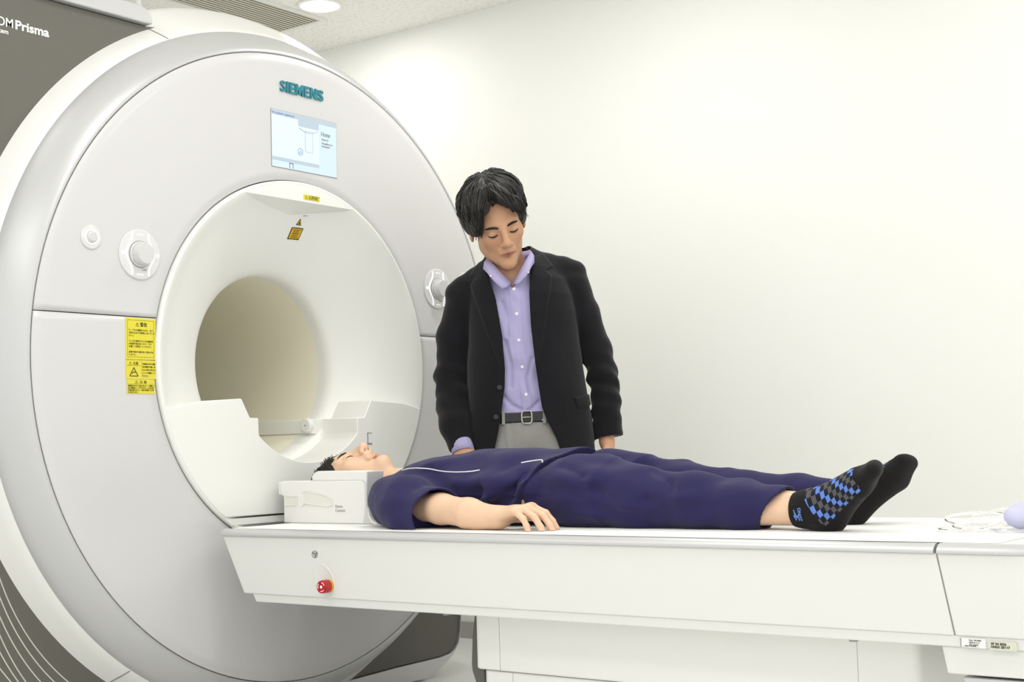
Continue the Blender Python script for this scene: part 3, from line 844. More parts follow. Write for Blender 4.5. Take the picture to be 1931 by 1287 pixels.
def weave_mat(name, rgb, rough=0.85, scale=900, amt=0.25, sheen=0.2, bumpd=0.0006, col_amt=0.06):
    m = material(name, rgb, rough, spec=0.2, noise=(scale * .5, col_amt), bump=(scale, amt, bumpd), sheen=sheen)
    return m
SKIN_M = skin_mat('skin_standing', (202, 157, 124), (158, 98, 90))
SKIN_P = skin_mat('skin_patient', (230, 194, 164), (204, 144, 132))
M_JACKET = weave_mat('black_wool', (20, 20, 24), 0.9, 700, 0.3, 0.15)
M_SHIRT = weave_mat('lavender_cotton', (174, 168, 206), 0.8, 1200, 0.15, 0.1, col_amt=0.10)
M_TROUSER = weave_mat('grey_flannel', (150, 149, 144), 0.9, 500, 0.3, 0.2, col_amt=0.22)
M_BELT = material('black_leather', (24, 22, 22), 0.3, spec=0.5, bump=(200, 0.1, 0.001))
M_BUCKLE = material('buckle_metal', (190, 188, 182), 0.25, metal=0.9)
M_BUTTON = material('pearl_button', (232, 230, 232), 0.3)
M_DBUTTON = material('dark_button', (26, 26, 28), 0.25)
M_HAIR = material('dark_hair', (36, 34, 32), 0.5, spec=0.35, noise=(90, 0.5))
M_HAIRG = material('greying_hair', (84, 81, 77), 0.5, spec=0.35)
M_HAIRB = material('black_hair', (26, 25, 25), 0.45, spec=0.4, noise=(120, 0.4))
M_LASH = material('lash_black', (40, 28, 24), 0.6)
M_SCRUB = weave_mat('navy_scrub_cloth', (42, 38, 80), 0.85, 900, 0.2, 0.10, col_amt=0.08)
M_PIPING = material('white_piping', (240, 240, 240), 0.6)
M_SHOE = material('black_shoe_leather', (26, 25, 25), 0.35)
# ------------------------------------------------------------------ implicit-surface modelling of bodies and cloth
f32 = np.float32
def smin(a, b, k):
    h = np.maximum(k - np.abs(a - b), 0) / k
    return np.minimum(a, b) - h * h * k * 0.25
def smax(a, b, k):
    return -smin(-a, -b, k)
def sph(p, c, r):
    return np.sqrt(((p - np.array(c, f32)) ** 2).sum(1)) - r
def ell(p, c, r, R=None):
    q = p - np.array(c, f32)
    if R is not None: q = q @ np.array(R, f32)
    r = np.array(r, f32)
    k0 = np.sqrt(((q / r) ** 2).sum(1)); k1 = np.sqrt(((q / (r * r)) ** 2).sum(1)) + 1e-9
    return k0 * (k0 - 1) / k1
def rc(p, a, b, r1, r2=None):
    """tapered capsule"""
    r2 = r1 if r2 is None else r2
    a = np.array(a, f32); b = np.array(b, f32); ba = b - a
    q = p - a
    t = np.clip((q @ ba) / (ba @ ba + 1e-12), 0, 1)
    return np.sqrt(((q - t[:, None] * ba) ** 2).sum(1)) - (r1 + (r2 - r1) * t)
def chain(p, pts, rad, k=0.0):
    f = None
    for i in range(len(pts) - 1):
        d = rc(p, pts[i], pts[i + 1], rad[i], rad[i + 1])
        f = d if f is None else (smin(f, d, k) if k else np.minimum(f, d))
    return f
def rotm(rx=0, ry=0, rz=0):
    rx, ry, rz = map(math.radians, (rx, ry, rz))
    X = np.array([[1, 0, 0], [0, math.cos(rx), -math.sin(rx)], [0, math.sin(rx), math.cos(rx)]])
    Y = np.array([[math.cos(ry), 0, math.sin(ry)], [0, 1, 0], [-math.sin(ry), 0, math.cos(ry)]])
    Z = np.array([[math.cos(rz), -math.sin(rz), 0], [math.sin(rz), math.cos(rz), 0], [0, 0, 1]])
    return Z @ Y @ X
def to_local(p, C, R, s=1.0):
    return ((p - np.array(C, f32)) @ np.array(R, f32)) / s
def from_local(p, C, R, s=1.0):
    return np.asarray(p) * s @ np.array(R).T + np.array(C)

_H = rng.random((64, 64, 64)).astype(f32)
def noise3(p):
    """smooth value noise, 0..1"""
    i = np.floor(p).astype(np.int64); t = (p - i).astype(f32); t = t * t * (3 - 2 * t)
    i &= 63; j = (i + 1) & 63
    def L(a, b, k): return a + (b - a) * k
    x0, y0, z0 = i[:, 0], i[:, 1], i[:, 2]; x1, y1, z1 = j[:, 0], j[:, 1], j[:, 2]
    tx, ty, tz = t[:, 0], t[:, 1], t[:, 2]
    a = L(L(_H[x0, y0, z0], _H[x1, y0, z0], tx), L(_H[x0, y1, z0], _H[x1, y1, z0], tx), ty)
    b = L(L(_H[x0, y0, z1], _H[x1, y0, z1], tx), L(_H[x0, y1, z1], _H[x1, y1, z1], tx), ty)
    return L(a, b, tz)
def poly2d(x, y, pts):
    """signed distance to a 2-D polygon"""
    P = np.array(pts, f32); n = len(P)
    d = np.full(x.shape, 1e9, f32); s = np.ones(x.shape, f32)
    for i in range(n):
        a = P[i]; b = P[i - 1]
        ex, ey = b - a
        wx, wy = x - a[0], y - a[1]
        t = np.clip((wx * ex + wy * ey) / (ex * ex + ey * ey + 1e-12), 0, 1)
        d = np.minimum(d, (wx - ex * t) ** 2 + (wy - ey * t) ** 2)
        c1 = y >= a[1]; c2 = y < b[1]; c3 = ex * wy > ey * wx
        flip = (c1 & c2 & c3) | (~c1 & ~c2 & ~c3)
        s = np.where(flip, -s, s)
    return s * np.sqrt(d)
def polyline_d(p, pts):
    """distance to a 3-D polyline"""
    d = None
    for i in range(len(pts) - 1):
        e = rc(p, pts[i], pts[i + 1], 0.0)
        d = e if d is None else np.minimum(d, e)
    return d

def sdf_mesh(f, lo, hi, h, smooth=2, B=8, marg=1.6):
    """surface-net mesh of f<0 inside the box lo..hi with cell size h; only blocks near the surface are evaluated"""
    lo = np.array(lo, float); hi = np.array(hi, float)
    nb = np.maximum(1, np.ceil((hi - lo) / (h * B)).astype(int))
    dims = nb * B + 1
    bi = np.stack(np.meshgrid(*[np.arange(n) for n in nb], indexing='ij'), -1).reshape(-1, 3)
    cen = lo + (bi * B + B / 2) * h
    fc = f(cen.astype(f32))
    V = np.empty(dims, f32)
    act = np.abs(fc) < B * h * 0.87 * marg
    sg = np.where(fc < 0, -1.0, 1.0).astype(f32)
    big = np.repeat(np.repeat(np.repeat(sg.reshape(nb), B, 0), B, 1), B, 2)
    V[:-1, :-1, :-1] = big
    V[-1, :, :] = V[-2, :, :]; V[:, -1, :] = V[:, -2, :]; V[:, :, -1] = V[:, :, -2]
    off = np.stack(np.meshgrid(*[np.arange(B + 1)] * 3, indexing='ij'), -1).reshape(-1, 3)
    ab = bi[act]
    for s in range(0, len(ab), 400):
        idx = (ab[s:s + 400, None, :] * B + off[None]).reshape(-1, 3)
        v = f((lo + idx * h).astype(f32))
        V[idx[:, 0], idx[:, 1], idx[:, 2]] = v
    S = V < 0
    c = np.zeros(dims - 1, np.int8)
    for dx in (0, 1):
        for dy in (0, 1):
            for dz in (0, 1):
                c += S[dx:dims[0] - 1 + dx, dy:dims[1] - 1 + dy, dz:dims[2] - 1 + dz]
    cells = np.argwhere((c > 0) & (c < 8))
    idm = np.full(dims - 1, -1, np.int64)
    idm[cells[:, 0], cells[:, 1], cells[:, 2]] = np.arange(len(cells))
    corner = [(a, b, d) for a in (0, 1) for b in (0, 1) for d in (0, 1)]
    cv = np.stack([V[cells[:, 0] + a, cells[:, 1] + b, cells[:, 2] + d] for a, b, d in corner], 1)
    acc = np.zeros((len(cells), 3)); cnt = np.zeros(len(cells))
    for i in range(8):
        for j in range(i + 1, 8):
            if sum(abs(corner[i][k] - corner[j][k]) for k in range(3)) != 1: continue
            m = (cv[:, i] < 0) != (cv[:, j] < 0)
            t = cv[m, i] / (cv[m, i] - cv[m, j] + 1e-12)
            pi_, pj = np.array(corner[i], float), np.array(corner[j], float)
            acc[m] += pi_ + t[:, None] * (pj - pi_); cnt[m] += 1
    P = lo + (cells + acc / np.maximum(cnt, 1)[:, None]) * h
    quads = []
    for ax in range(3):
        sl0 = [slice(None)] * 3; sl1 = [slice(None)] * 3
        sl0[ax] = slice(0, -1); sl1[ax] = slice(1, None)
        e = np.argwhere(S[tuple(sl0)] != S[tuple(sl1)])
        o1, o2 = (ax + 1) % 3, (ax + 2) % 3
        ok = (e[:, o1] > 0) & (e[:, o2] > 0) & (e[:, o1] < dims[o1] - 1) & (e[:, o2] < dims[o2] - 1)
        e = e[ok]
        inside = S[e[:, 0], e[:, 1], e[:, 2]]
        q = []
        for a, b in ((0, 0), (1, 0), (1, 1), (0, 1)):
            g = e.copy(); g[:, o1] -= 1 - a; g[:, o2] -= 1 - b
            q.append(idm[g[:, 0], g[:, 1], g[:, 2]])
        q = np.stack(q, 1)
        q[~inside] = q[~inside][:, ::-1]
        quads.append(q)
    Q = np.concatenate(quads); Q = Q[(Q >= 0).all(1)]
    for _ in range(smooth):
        A = np.zeros_like(P); n = np.zeros(len(P))
        for k in range(4):
            a, b = Q[:, k], Q[:, (k + 1) % 4]
            for d in range(3):
                A[:, d] += np.bincount(a, P[b, d], len(P)) + np.bincount(b, P[a, d], len(P))
            n += np.bincount(a, minlength=len(P)) + np.bincount(b, minlength=len(P))
        P = P * 0.5 + 0.5 * A / np.maximum(n, 1)[:, None]
    return P, Q

def np_mesh(name, P, Q, mat, parent=None, attrs=None):
    """mesh from numpy arrays, local to its parent"""
    me = bpy.data.meshes.new(name)
    P = np.ascontiguousarray(P, np.float32); Q = np.ascontiguousarray(Q, np.int32)
    me.vertices.add(len(P)); me.vertices.foreach_set('co', P.ravel())
    k = Q.shape[1]
    me.loops.add(Q.size); me.loops.foreach_set('vertex_index', Q.ravel())
    me.polygons.add(len(Q))
    me.polygons.foreach_set('loop_start', np.arange(len(Q), dtype=np.int32) * k)
    me.update(calc_edges=True)
    me.validate()
    me.polygons.foreach_set('use_smooth', np.ones(len(me.polygons), bool))
    for nm, (typ, data) in (attrs or {}).items():
        at = me.attributes.new(nm, typ, 'POINT')
        at.data.foreach_set('color' if typ == 'FLOAT_COLOR' else 'vector' if typ == 'FLOAT_VECTOR' else 'value', np.ascontiguousarray(data, np.float32).ravel())
    me.materials.append(mat)
    o = bpy.data.objects.new(name, me)
    COL.objects.link(o)
    if parent is not None: o.parent = parent
    return o
def local_mesh(name, V, F, mat, parent, smooth=True, sharp=None, solid=None):
    o = mesh_obj(name, V, F, mat, None, smooth=smooth, sharp=sharp)
    o.parent = parent
    if solid:
        md = o.modifiers.new('thickness', 'SOLIDIFY'); md.thickness = solid; md.offset = 0
    return o
def join_nets(parts):
    Ps, Qs, n = [], [], 0
    for P, Q in parts:
        Ps.append(P); Qs.append(Q + n); n += len(P)
    return np.concatenate(Ps), np.concatenate(Qs)
def march(f, start, direction, tmax=0.6, steps=60):
    """points pushed along a direction until they reach the surface"""
    p = np.array(start, f32).reshape(-1, 3).copy(); d = np.array(direction, f32)
    d = d / np.linalg.norm(d, axis=-1, keepdims=True)
    t = np.zeros(len(p), f32)
    for _ in range(steps):
        v = f(p + t[:, None] * d)
        t += np.clip(v, -0.02, 0.05) * 0.8
        t = np.minimum(t, tmax)
    return p + t[:, None] * d

# ---- head: local frame, x to the person's left, front is -y, up is z, eyes at z = 0
def head_sdf(p, nostrils=False, ears=True):
    ax = np.abs(p[:, :1]); pm = np.concatenate([ax, p[:, 1:]], 1)      # mirrored
    f = ell(p, (0, .014, .045), (.0755, .096, .088))
    f = smin(f, ell(p, (0, -.020, -.024), (.0600, .068, .084)), .03)
    f = smin(f, rc(pm, (.037, .002, -.060), (.006, -.058, -.101), .024, .020), .028)
    f = smin(f, sph(p, (0, -.073, -.102), .0165), .02)
    f = smin(f, sph(pm, (.041, -.054, -.018), .022), .022)
    f = smin(f, rc(pm, (0, -.080, .020), (.040, -.066, .024), .0115, .012), .018)
    f = smax(f, -sph(pm, (.032, -.1005, .001), .0165), .016)
    f = smin(f, sph(pm, (.0315, -.0735, -.001), .0142), .006)
    f = smin(f, rc(p, (0, -.084, .014), (0, -.1085, -.028), .0080, .0108), .012)
    f = smin(f, sph(p, (0, -.1085, -.0315), .0112), .008)
    f = smin(f, sph(pm, (.0130, -.0975, -.0365), .0078), .009)
    f = smin(f, rc(pm, (0, -.0900, -.0500), (.016, -.082, -.058), .0090, .007), .012)
    f = smin(f, rc(pm, (0, -.0935, -.0615), (.0215, -.0825, -.0645), .0044, .0032), .008)
    f = smin(f, rc(pm, (0, -.0920, -.0715), (.0190, -.0825, -.0685), .0052, .0034), .008)
    f = smax(f, -rc(pm, (0, -.1000, -.0664), (.0235, -.0885, -.0664), .0022, .0014), .003)
    if nostrils:
        f = smax(f, -rc(pm, (.0065, -.1035, -.0455), (.0075, -.0985, -.036), .0038, .003), .003)
    if ears:
        q = pm - np.array((.0765, .012, -.008), f32)
        q = q @ np.array(rotm(-12, 0, 18), f32)
        e = ell(q, (0, 0, 0), (.0075, .019, .031))
        e = smax(e, -ell(q, (.009, -.002, .002), (.006, .010, .017)), .006)
        f = smin(f, e, .007)
    return f
def mouth_line(head_f, mat, parent, C, R, s, r=.0011):
    t = np.linspace(-1, 1, 15)
    st = np.stack([.0245 * t, np.full(15, -.16), -.0664 - .0016 * np.abs(t) ** 2], 1)
    pts = march(head_f, st, (0, 1, 0))
    V, F = tube_data(from_local(pts, C, R, s), r * s * (1.05 - np.abs(t) * .8), 6)
    local_mesh('mouth_line', V, F, mat, parent)
def lip_tint(pl):
    pm = np.concatenate([np.abs(pl[:, :1]), pl[:, 1:]], 1).astype(f32)
    d = np.minimum(rc(pm, (0, -.0955, -.0620), (.0215, -.0840, -.0650), .0040, .0022), rc(pm, (0, -.0945, -.0705), (.0190, -.0840, -.0685), .0048, .0026))
    return np.clip(0.5 - d / 0.004, 0, 1)
def brow_and_lash(head_f, mats, parent, C, R, s, lash_r=.0016, brow_r=.0042, squint=0.0, brow_lift=0.0):
    """eyebrows and closed-lid lines laid on the face, as children of the body"""
    for sx in (-1, 1):
        t = np.linspace(0, 1, 12)
        bx = sx * (.014 + .036 * t); bz = .0220 + brow_lift + .0055 * np.sin(t * 2.0) - .004 * t * t
        st = np.stack([bx, np.full(12, -.16), bz], 1)
        pts = march(head_f, st, (0, 1, 0))
        pts[:, 1] -= .0006
        rad = brow_r * (0.35 + 0.9 * np.sin(PI * np.clip(t * 0.93 + .12, 0, 1)) ** .7)
        rad[-1] *= .3
        V, F = tube_data(from_local(pts, C, R, s), rad * s, 8, flat=.45, up=from_local(np.array([[0, 0, 1.]]), (0, 0, 0), R)[0])
        local_mesh('eyebrow', V, F, mats['hair'], parent)
        lx = sx * (.0175 + .027 * t); lz = -.0065 - .0030 * np.sin(PI * t) + squint * .001 + .0015 * t
        st = np.stack([lx, np.full(12, -.16), lz], 1)
        pts = march(head_f, st, (0, 1, 0)); pts[:, 1] -= .0004
        rad = lash_r * (0.35 + 0.75 * np.sin(PI * np.clip(t * .9 + .08, 0, 1)))
        V, F = tube_data(from_local(pts, C, R, s), rad * s, 6)
        local_mesh('eyelash_line', V, F, mats['lash'], parent)

# ---- hand: wrist at the origin, fingers along +x, palm faces -z, thumb on the +y side
def hand_sdf(p, curl=(20, 25, 20), spread=1.0, knuckle_up=0.012, thumb_out=1.0):
    ku = knuckle_up
    f = rc(p, (-.06, 0, 0), (.0, 0, 0), .026, .0255)
    q = p.copy(); q[:, 2] *= 1.35
    f = smin(f, rc(q, (.0, .004, .002), (.04, .014, ku * .6), .024, .022), .02)
    palm = rc(q, (.015, .012, .004), (.086, .024, ku * 1.2), .018, .0150)
    for y1, x1 in ((.006, .090), (-.012, .086), (-.029, .077)):
        palm = smin(palm, rc(q, (.015, y1 * .5, .004), (x1, y1, ku * 1.2), .0175, .0140), .012)
    f = smin(f, palm, .016)
    fingers = (((.088, .025, ku), 7, (.041, .025, .020), .0088), ((.092, .006, ku * 1.05), 1, (.046, .029, .021), .0090),
               ((.088, -.013, ku), -6, (.042, .027, .020), .0086), ((.078, -.030, ku * .8), -15, (.032, .020, .018), .0076))
    for k, (b, sp, ln, r) in enumerate(fingers):
        a = math.radians(sp * spread); pos = np.array(b); th = math.radians(2)
        pts = [pos.copy()]
        for seg in range(3):
            th += math.radians(curl[seg] * (1 + .06 * k))
            d = np.array((math.cos(th) * math.cos(a), math.cos(th) * math.sin(a), -math.sin(th)))
            pos = pos + d * ln[seg]; pts.append(pos.copy())
        g = chain(p, pts, [r * 1.05, r, r * .93, r * .84], .004)
        f = smin(f, g, .007)
    th = np.array([(.012, .016, -.004), (.034, .036 + .008 * thumb_out, -.010), (.062, .046 + .014 * thumb_out, -.014), (.086, .048 + .016 * thumb_out, -.016)])
    f = smin(f, chain(p, th, [.0150, .0125, .0100, .0084], .006), .014)
    return f
# ------------------------------------------------------------------ standing man (local frame: x to his left, front is -y)
man = thing('person', 'man in black jacket, lavender shirt and grey trousers standing behind the table', 'person', (0.5, 0.62, 0.0), 'people in the scanner room')
man.rotation_euler = (0, 0, math.atan2(0.6, 0.8))
HC = np.array((-.134, -.078, 1.596)); HR = rotm(0, 0, 8) @ rotm(0, -15, 0) @ rotm(25, 0, 0); HS = 1.145
def man_head(p):
    return head_sdf(to_local(p, HC, HR, HS)) * HS
def man_skin(p):
    f = man_head(p)
    nk = rc(p, (-.125, -.020, 1.56), (-.088, .010, 1.40), .058, .064)
    return smin(f, nk, .03)
P1, Q1 = sdf_mesh(man_skin, (-.27, -.26, 1.37), (.02, .12, 1.80), .0026, smooth=1)
# hidden trunk, arms and legs under the clothes
CEN = -.045
def man_trunk(p):
    f = ell(p, (CEN, .015, 1.22), (.14, .080, .20))
    f = smin(f, ell(p, (CEN, .0, 1.0), (.15, .10, .18)), .05)
    f = smin(f, rc(p, (-.225, .02, 1.35), (-.290, .028, 1.09), .032, .027), .03)
    f = smin(f, rc(p, (-.291, .022, 1.06), (-.270, -.075, .87), .026, .024), .02)
    f = smin(f, rc(p, (.105, .02, 1.385), (.195, .028, 1.13), .034, .030), .03)
    f = smin(f, rc(p, (.202, .026, 1.11), (.216, -.006, .90), .028, .025), .02)
    f = smin(f, rc(p, (-.088, .010, 1.45), (CEN, .03, 1.34), .050, .07), .04)
    for x in (-.135, .045):
        f = smin(f, chain(p, [(x, 0, .9), (x, .01, .5), (x, .02, .1)], [.085, .06, .045]), .04)
    return f
P2, Q2 = sdf_mesh(man_trunk, (-.40, -.18, .06), (.32, .17, 1.52), .009, smooth=1)
# hands: right one reaches down to the table, left one hangs at his side
RWL, RRL = np.array((-.262, -.105, .846)), None
def frame(xdir, zdir):
    x = np.array(xdir, float); x /= np.linalg.norm(x)
    z = np.array(zdir, float); z -= x * (x @ z); z /= np.linalg.norm(z)
    return np.stack([x, np.cross(z, x), z], 1)
FA = frame((.10, -.42, -.90), (.0, -.9, .42))
FB = frame((.02, -.10, -1.0), (1, .1, 0))
def hand_a(p): return hand_sdf(to_local(p, (-.262, -.100, .846), FA), curl=(12, 14, 10))
def hand_b(p):
    l = to_local(p, (.214, -.012, .862), FB)
    l = l * np.array((1, -1, 1), f32)
    return hand_sdf(l, curl=(16, 20, 14)) 
P3, Q3 = sdf_mesh(hand_a, (-.40, -.30, .60), (-.14, 0, .92), .003, smooth=1)
P4, Q4 = sdf_mesh(hand_b, (.08, -.14, .62), (.34, .12, .94), .003, smooth=1)
PB, QB = join_nets([(P1, Q1), (P2, Q2), (P3, Q3), (P4, Q4)])
lip = lip_tint(to_local(PB, HC, HR, HS)) * (PB[:, 2] > 1.4)
man_body = np_mesh('body', PB, QB, SKIN_M, man, {'lip': ('FLOAT', lip)})
brow_and_lash(head_sdf, {'hair': M_HAIRB, 'lash': M_LASH}, man, HC, HR, HS, lash_r=.0027, brow_r=.0056, brow_lift=-.0075)

mouth_line(head_sdf, material('mouth_dark', (110, 58, 52), 0.6), man, HC, HR, HS, .0016)
# hair
def man_hair_l(p):
    f = ell(p, (0, .020, .055), (.0885, .102, .098))
    f = smin(f, ell(p, (0, -.020, .085), (.080, .080, .062)), .03)
    ax = np.abs(p[:, :1]); pm = np.concatenate([ax, p[:, 1:]], 1)
    f = smin(f, ell(pm, (.062, .012, .030), (.028, .070, .062)), .02)
    # face opening and lower edge
    f = smax(f, -ell(p, (-.002, -.130, -.006), (.068, .090, .114)), .010)
    low = -.020 - .035 * np.clip((p[:, 1] - .02) / .06, 0, 1) + .022 * np.clip((-.02 - p[:, 1]) / .04, 0, 1)
    f = smax(f, low - p[:, 2], .012)
    # two sweeps of fringe leaving the forehead open between them
    f = smin(f, chain(p, [(-.024, -.072, .118), (-.048, -.090, .088), (-.066, -.080, .040), (-.068, -.066, .008)], [.022, .021, .015, .007], .01), .010)
    f = smin(f, chain(p, [(-.012, -.074, .122), (.018, -.096, .102), (.046, -.096, .074), (.064, -.080, .040)], [.022, .022, .020, .009], .01), .010)
    az = np.arctan2(p[:, 1] + .005, p[:, 0] + .012)
    rr = np.sqrt((p[:, 0] + .012) ** 2 + (p[:, 1] + .005) ** 2)
    g = noise3(np.stack([np.cos(az) * 9 + 20, np.sin(az) * 9 + 20, p[:, 2] * 9 + rr * 8 + 7], 1))
    g2 = noise3(np.stack([np.cos(az) * 24 + 30, np.sin(az) * 24 + 30, p[:, 2] * 16 + 3], 1))
    part = np.exp(-((p[:, 0] + .014 - .15 * (p[:, 1] + .05)) / .006) ** 2) * (p[:, 2] > .10)
    g3 = noise3(p * np.array((22, 22, 20), f32) + 41)
    return f - .009 * (g - .5) - .004 * (g2 - .5) - .012 * (g3 - .55) + .007 * part
Ph, Qh = sdf_mesh(man_hair_l, (-.13, -.15, -.09), (.13, .17, .19), .0024, smooth=1)
man_hair = np_mesh('hair', from_local(Ph, HC, HR, HS), Qh, M_HAIR, man)
def strands(hair_f, n, mats, parent, C, R, s, c0, elev0=78, elev1=-8, r=.0016, seed=3, azr=(0, 360), lift=.001, keep=None):
    rs = np.random.default_rng(seed)
    by = {}
    DD = []
    for k in range(n):
        az = math.radians(rs.uniform(*azr)); e1 = rs.uniform(elev1, elev1 + 40); e0 = min(e1 + rs.uniform(25, 55), elev0)
        es = np.radians(np.linspace(e0, e1, 9)); azs = az + np.linspace(0, rs.uniform(-.35, .35), 9)
        DD.append(np.stack([np.cos(es) * np.cos(azs), np.cos(es) * np.sin(azs), np.sin(es)], 1))
    DD = np.concatenate(DD)
    PP = march(hair_f, np.array(c0) + DD * .22, -DD, tmax=.2, steps=40)
    for k in range(n):
        d = DD[k * 9:k * 9 + 9]; pts = PP[k * 9:k * 9 + 9]
        if np.linalg.norm(np.diff(pts, axis=0), axis=1).max() > .03: continue
        pts = pts + d * (lift * np.sin(np.linspace(0, PI, 9)) + .0006)[:, None]
        rad = r * rs.uniform(.6, 1.3) * np.sin(np.linspace(.25, PI - .12, 9))
        V, F = tube_data(from_local(pts, C, R, s), rad * s, 5, cap=True)
        i = 1 if rs.random() < .10 else 0
        L = by.setdefault(i, [[], []]); o = len(L[0])
        L[0] += list(V); L[1] += [tuple(q + o for q in f) for f in F]
    for i, (V, F) in by.items():
        so = local_mesh('hair_strands', V, F, mats[i], parent)
        so['kind'] = 'stuff'
strands(man_hair_l, 620, [M_HAIR, M_HAIRG], man_hair, HC, HR, HS, (-.01, 0.0, .04), r=.0019, lift=.003)
# loose fringe locks sweeping to both temples
rs = np.random.default_rng(11)
for side, apex, ctl, end in ((-1, (-.020, -.080, .126), (-.054, -.104, .086), (-.074, -.088, .004)), (1, (-.010, -.082, .128), (.030, -.112, .092), (.070, -.096, .036))):
    V_, F_ = [], []
    for k in range(46):
        u = rs.uniform(-1, 1)
        a = np.array(apex) + np.array((side * .030 * abs(u), .020 * u, -.006 * abs(u)))
        c_ = np.array(ctl) + np.array((side * .014 * u, -.004 + .010 * u, .012 * u))
        e = np.array(end) + np.array((side * .010 * u, rs.uniform(-.004, .012), rs.uniform(-.012, .014)))
        t = np.linspace(0, 1, 10)[:, None]
        pts = (1 - t) ** 2 * a + 2 * t * (1 - t) * c_ + t * t * e
        V, F = tube_data(from_local(pts, HC, HR, HS), .0026 * HS * np.linspace(1, .12, 10), 5)
        o = len(V_); V_ += list(V); F_ += [tuple(i + o for i in f) for f in F]
    local_mesh('fringe', V_, F_, M_HAIR, man_hair)['kind'] = 'stuff'

# ---- jacket
zk = np.array([.78, .83, .95, 1.06, 1.20, 1.30, 1.36, 1.41, 1.45, 1.49, 1.53])
ak = np.array([.216, .214, .208, .198, .184, .183, .180, .168, .135, .095, .07])
ck = np.array([-.043, -.043, -.043, -.048, -.052, -.056, -.062, -.068, -.072, -.085, -.095])
bk = np.array([.150, .149, .142, .136, .134, .130, .124, .112, .096, .082, .07])
yk = np.array([.005, .004, .002, .0, .002, .006, .010, .014, .016, .018, .02])
def torso(p, grow=0.0):
    z = p[:, 2]
    a = np.interp(z, zk, ak) + grow; b = np.interp(z, zk, bk) + grow
    c = np.interp(z, zk, ck); y = np.interp(z, zk, yk)
    n = 2.35
    d = ((np.abs(p[:, 0] - c) / a) ** n + (np.abs(p[:, 1] - y) / b) ** n) ** (1 / n)
    return ((d - 1) * np.minimum(a, b) * .9).astype(f32)
zo = np.array([.78, .833, .896, .967, 1.046, 1.108, 1.216, 1.342, 1.432, 1.487, 1.56])
uL = np.array([-.172, -.162, -.147, -.134, -.121, -.118, -.124, -.142, -.168, -.172, -.172])
zr = np.array([.78, .827, .882, .936, .981, 1.052, 1.124, 1.249, 1.357, 1.482, 1.56])
uR = np.array([.072, .057, .040, .014, -.002, -.011, -.019, -.030, -.032, -.023, -.020])
armL = [(-.248, .018, 1.352), (-.288, .026, 1.225), (-.297, .030, 1.10), (-.2945, .0, 1.00), (-.288, -.045, .93), (-.268, -.082, .852)]
radL = [.062, .057, .0565, .056, .051, .0405]
armR = [(.116, .020, 1.392), (.152, .026, 1.29), (.192, .030, 1.17), (.212, .020, 1.08), (.218, .004, .99), (.2225, -.008, .882)]
radR = [.060, .0545, .0505, .047, .045, .0475]
def sleeve_wrinkle(p):
    z = p[:, 2]
    e = np.exp(-((z - 1.06) / .10) ** 2)
    an = np.arctan2(p[:, 1], p[:, 0])
    w = np.sin(z * 95 + 2.2 * np.sin(p[:, 1] * 38) + p[:, 0] * 30)
    g = noise3(np.stack([p[:, 0] * 14, p[:, 1] * 14, z * 34], 1)) - .5
    return e * (.0030 * w) + .0085 * g * (0.35 + e)
def sleeves(p, grow=0.0):
    f = np.minimum(chain(p, armL, [r + grow for r in radL], .02), chain(p, armR, [r + grow for r in radR], .02))
    return f
def cuff_cut(p):
    """>0 beyond the cuffs"""
    nL = np.array((.12, -.30, -.94), f32); nL /= np.linalg.norm(nL)
    nR = np.array((.10, -.10, -.98), f32); nR /= np.linalg.norm(nR)
    dL = (p - np.array((-.268, -.082, .848), f32)) @ nL
    dR = (p - np.array((.2225, -.008, .877), f32)) @ nR
    return np.where(p[:, 0] < CEN, dL, dR)
def shoulders(p):
    f = chain(p, [(-.150, .022, 1.446), (-.203, .020, 1.416), (-.250, .019, 1.389), (-.274, .018, 1.375)], [.040, .044, .042, .0405], .01)
    g = chain(p, [(-.010, .022, 1.470), (.031, .020, 1.459), (.085, .020, 1.448), (.128, .020, 1.438)], [.042, .045, .043, .0405], .01)
    return np.minimum(f, g)
def jacket_outer(p):
    f = smin(torso(p), shoulders(p), .035)
    g = noise3(np.stack([p[:, 0] * 11 + 5, p[:, 1] * 11, p[:, 2] * 7], 1)) - .5
    f = f - .008 * g
    s = sleeves(p) - sleeve_wrinkle(p)
    s = smax(s, cuff_cut(p), .004)
    return smin(f, s, .012)
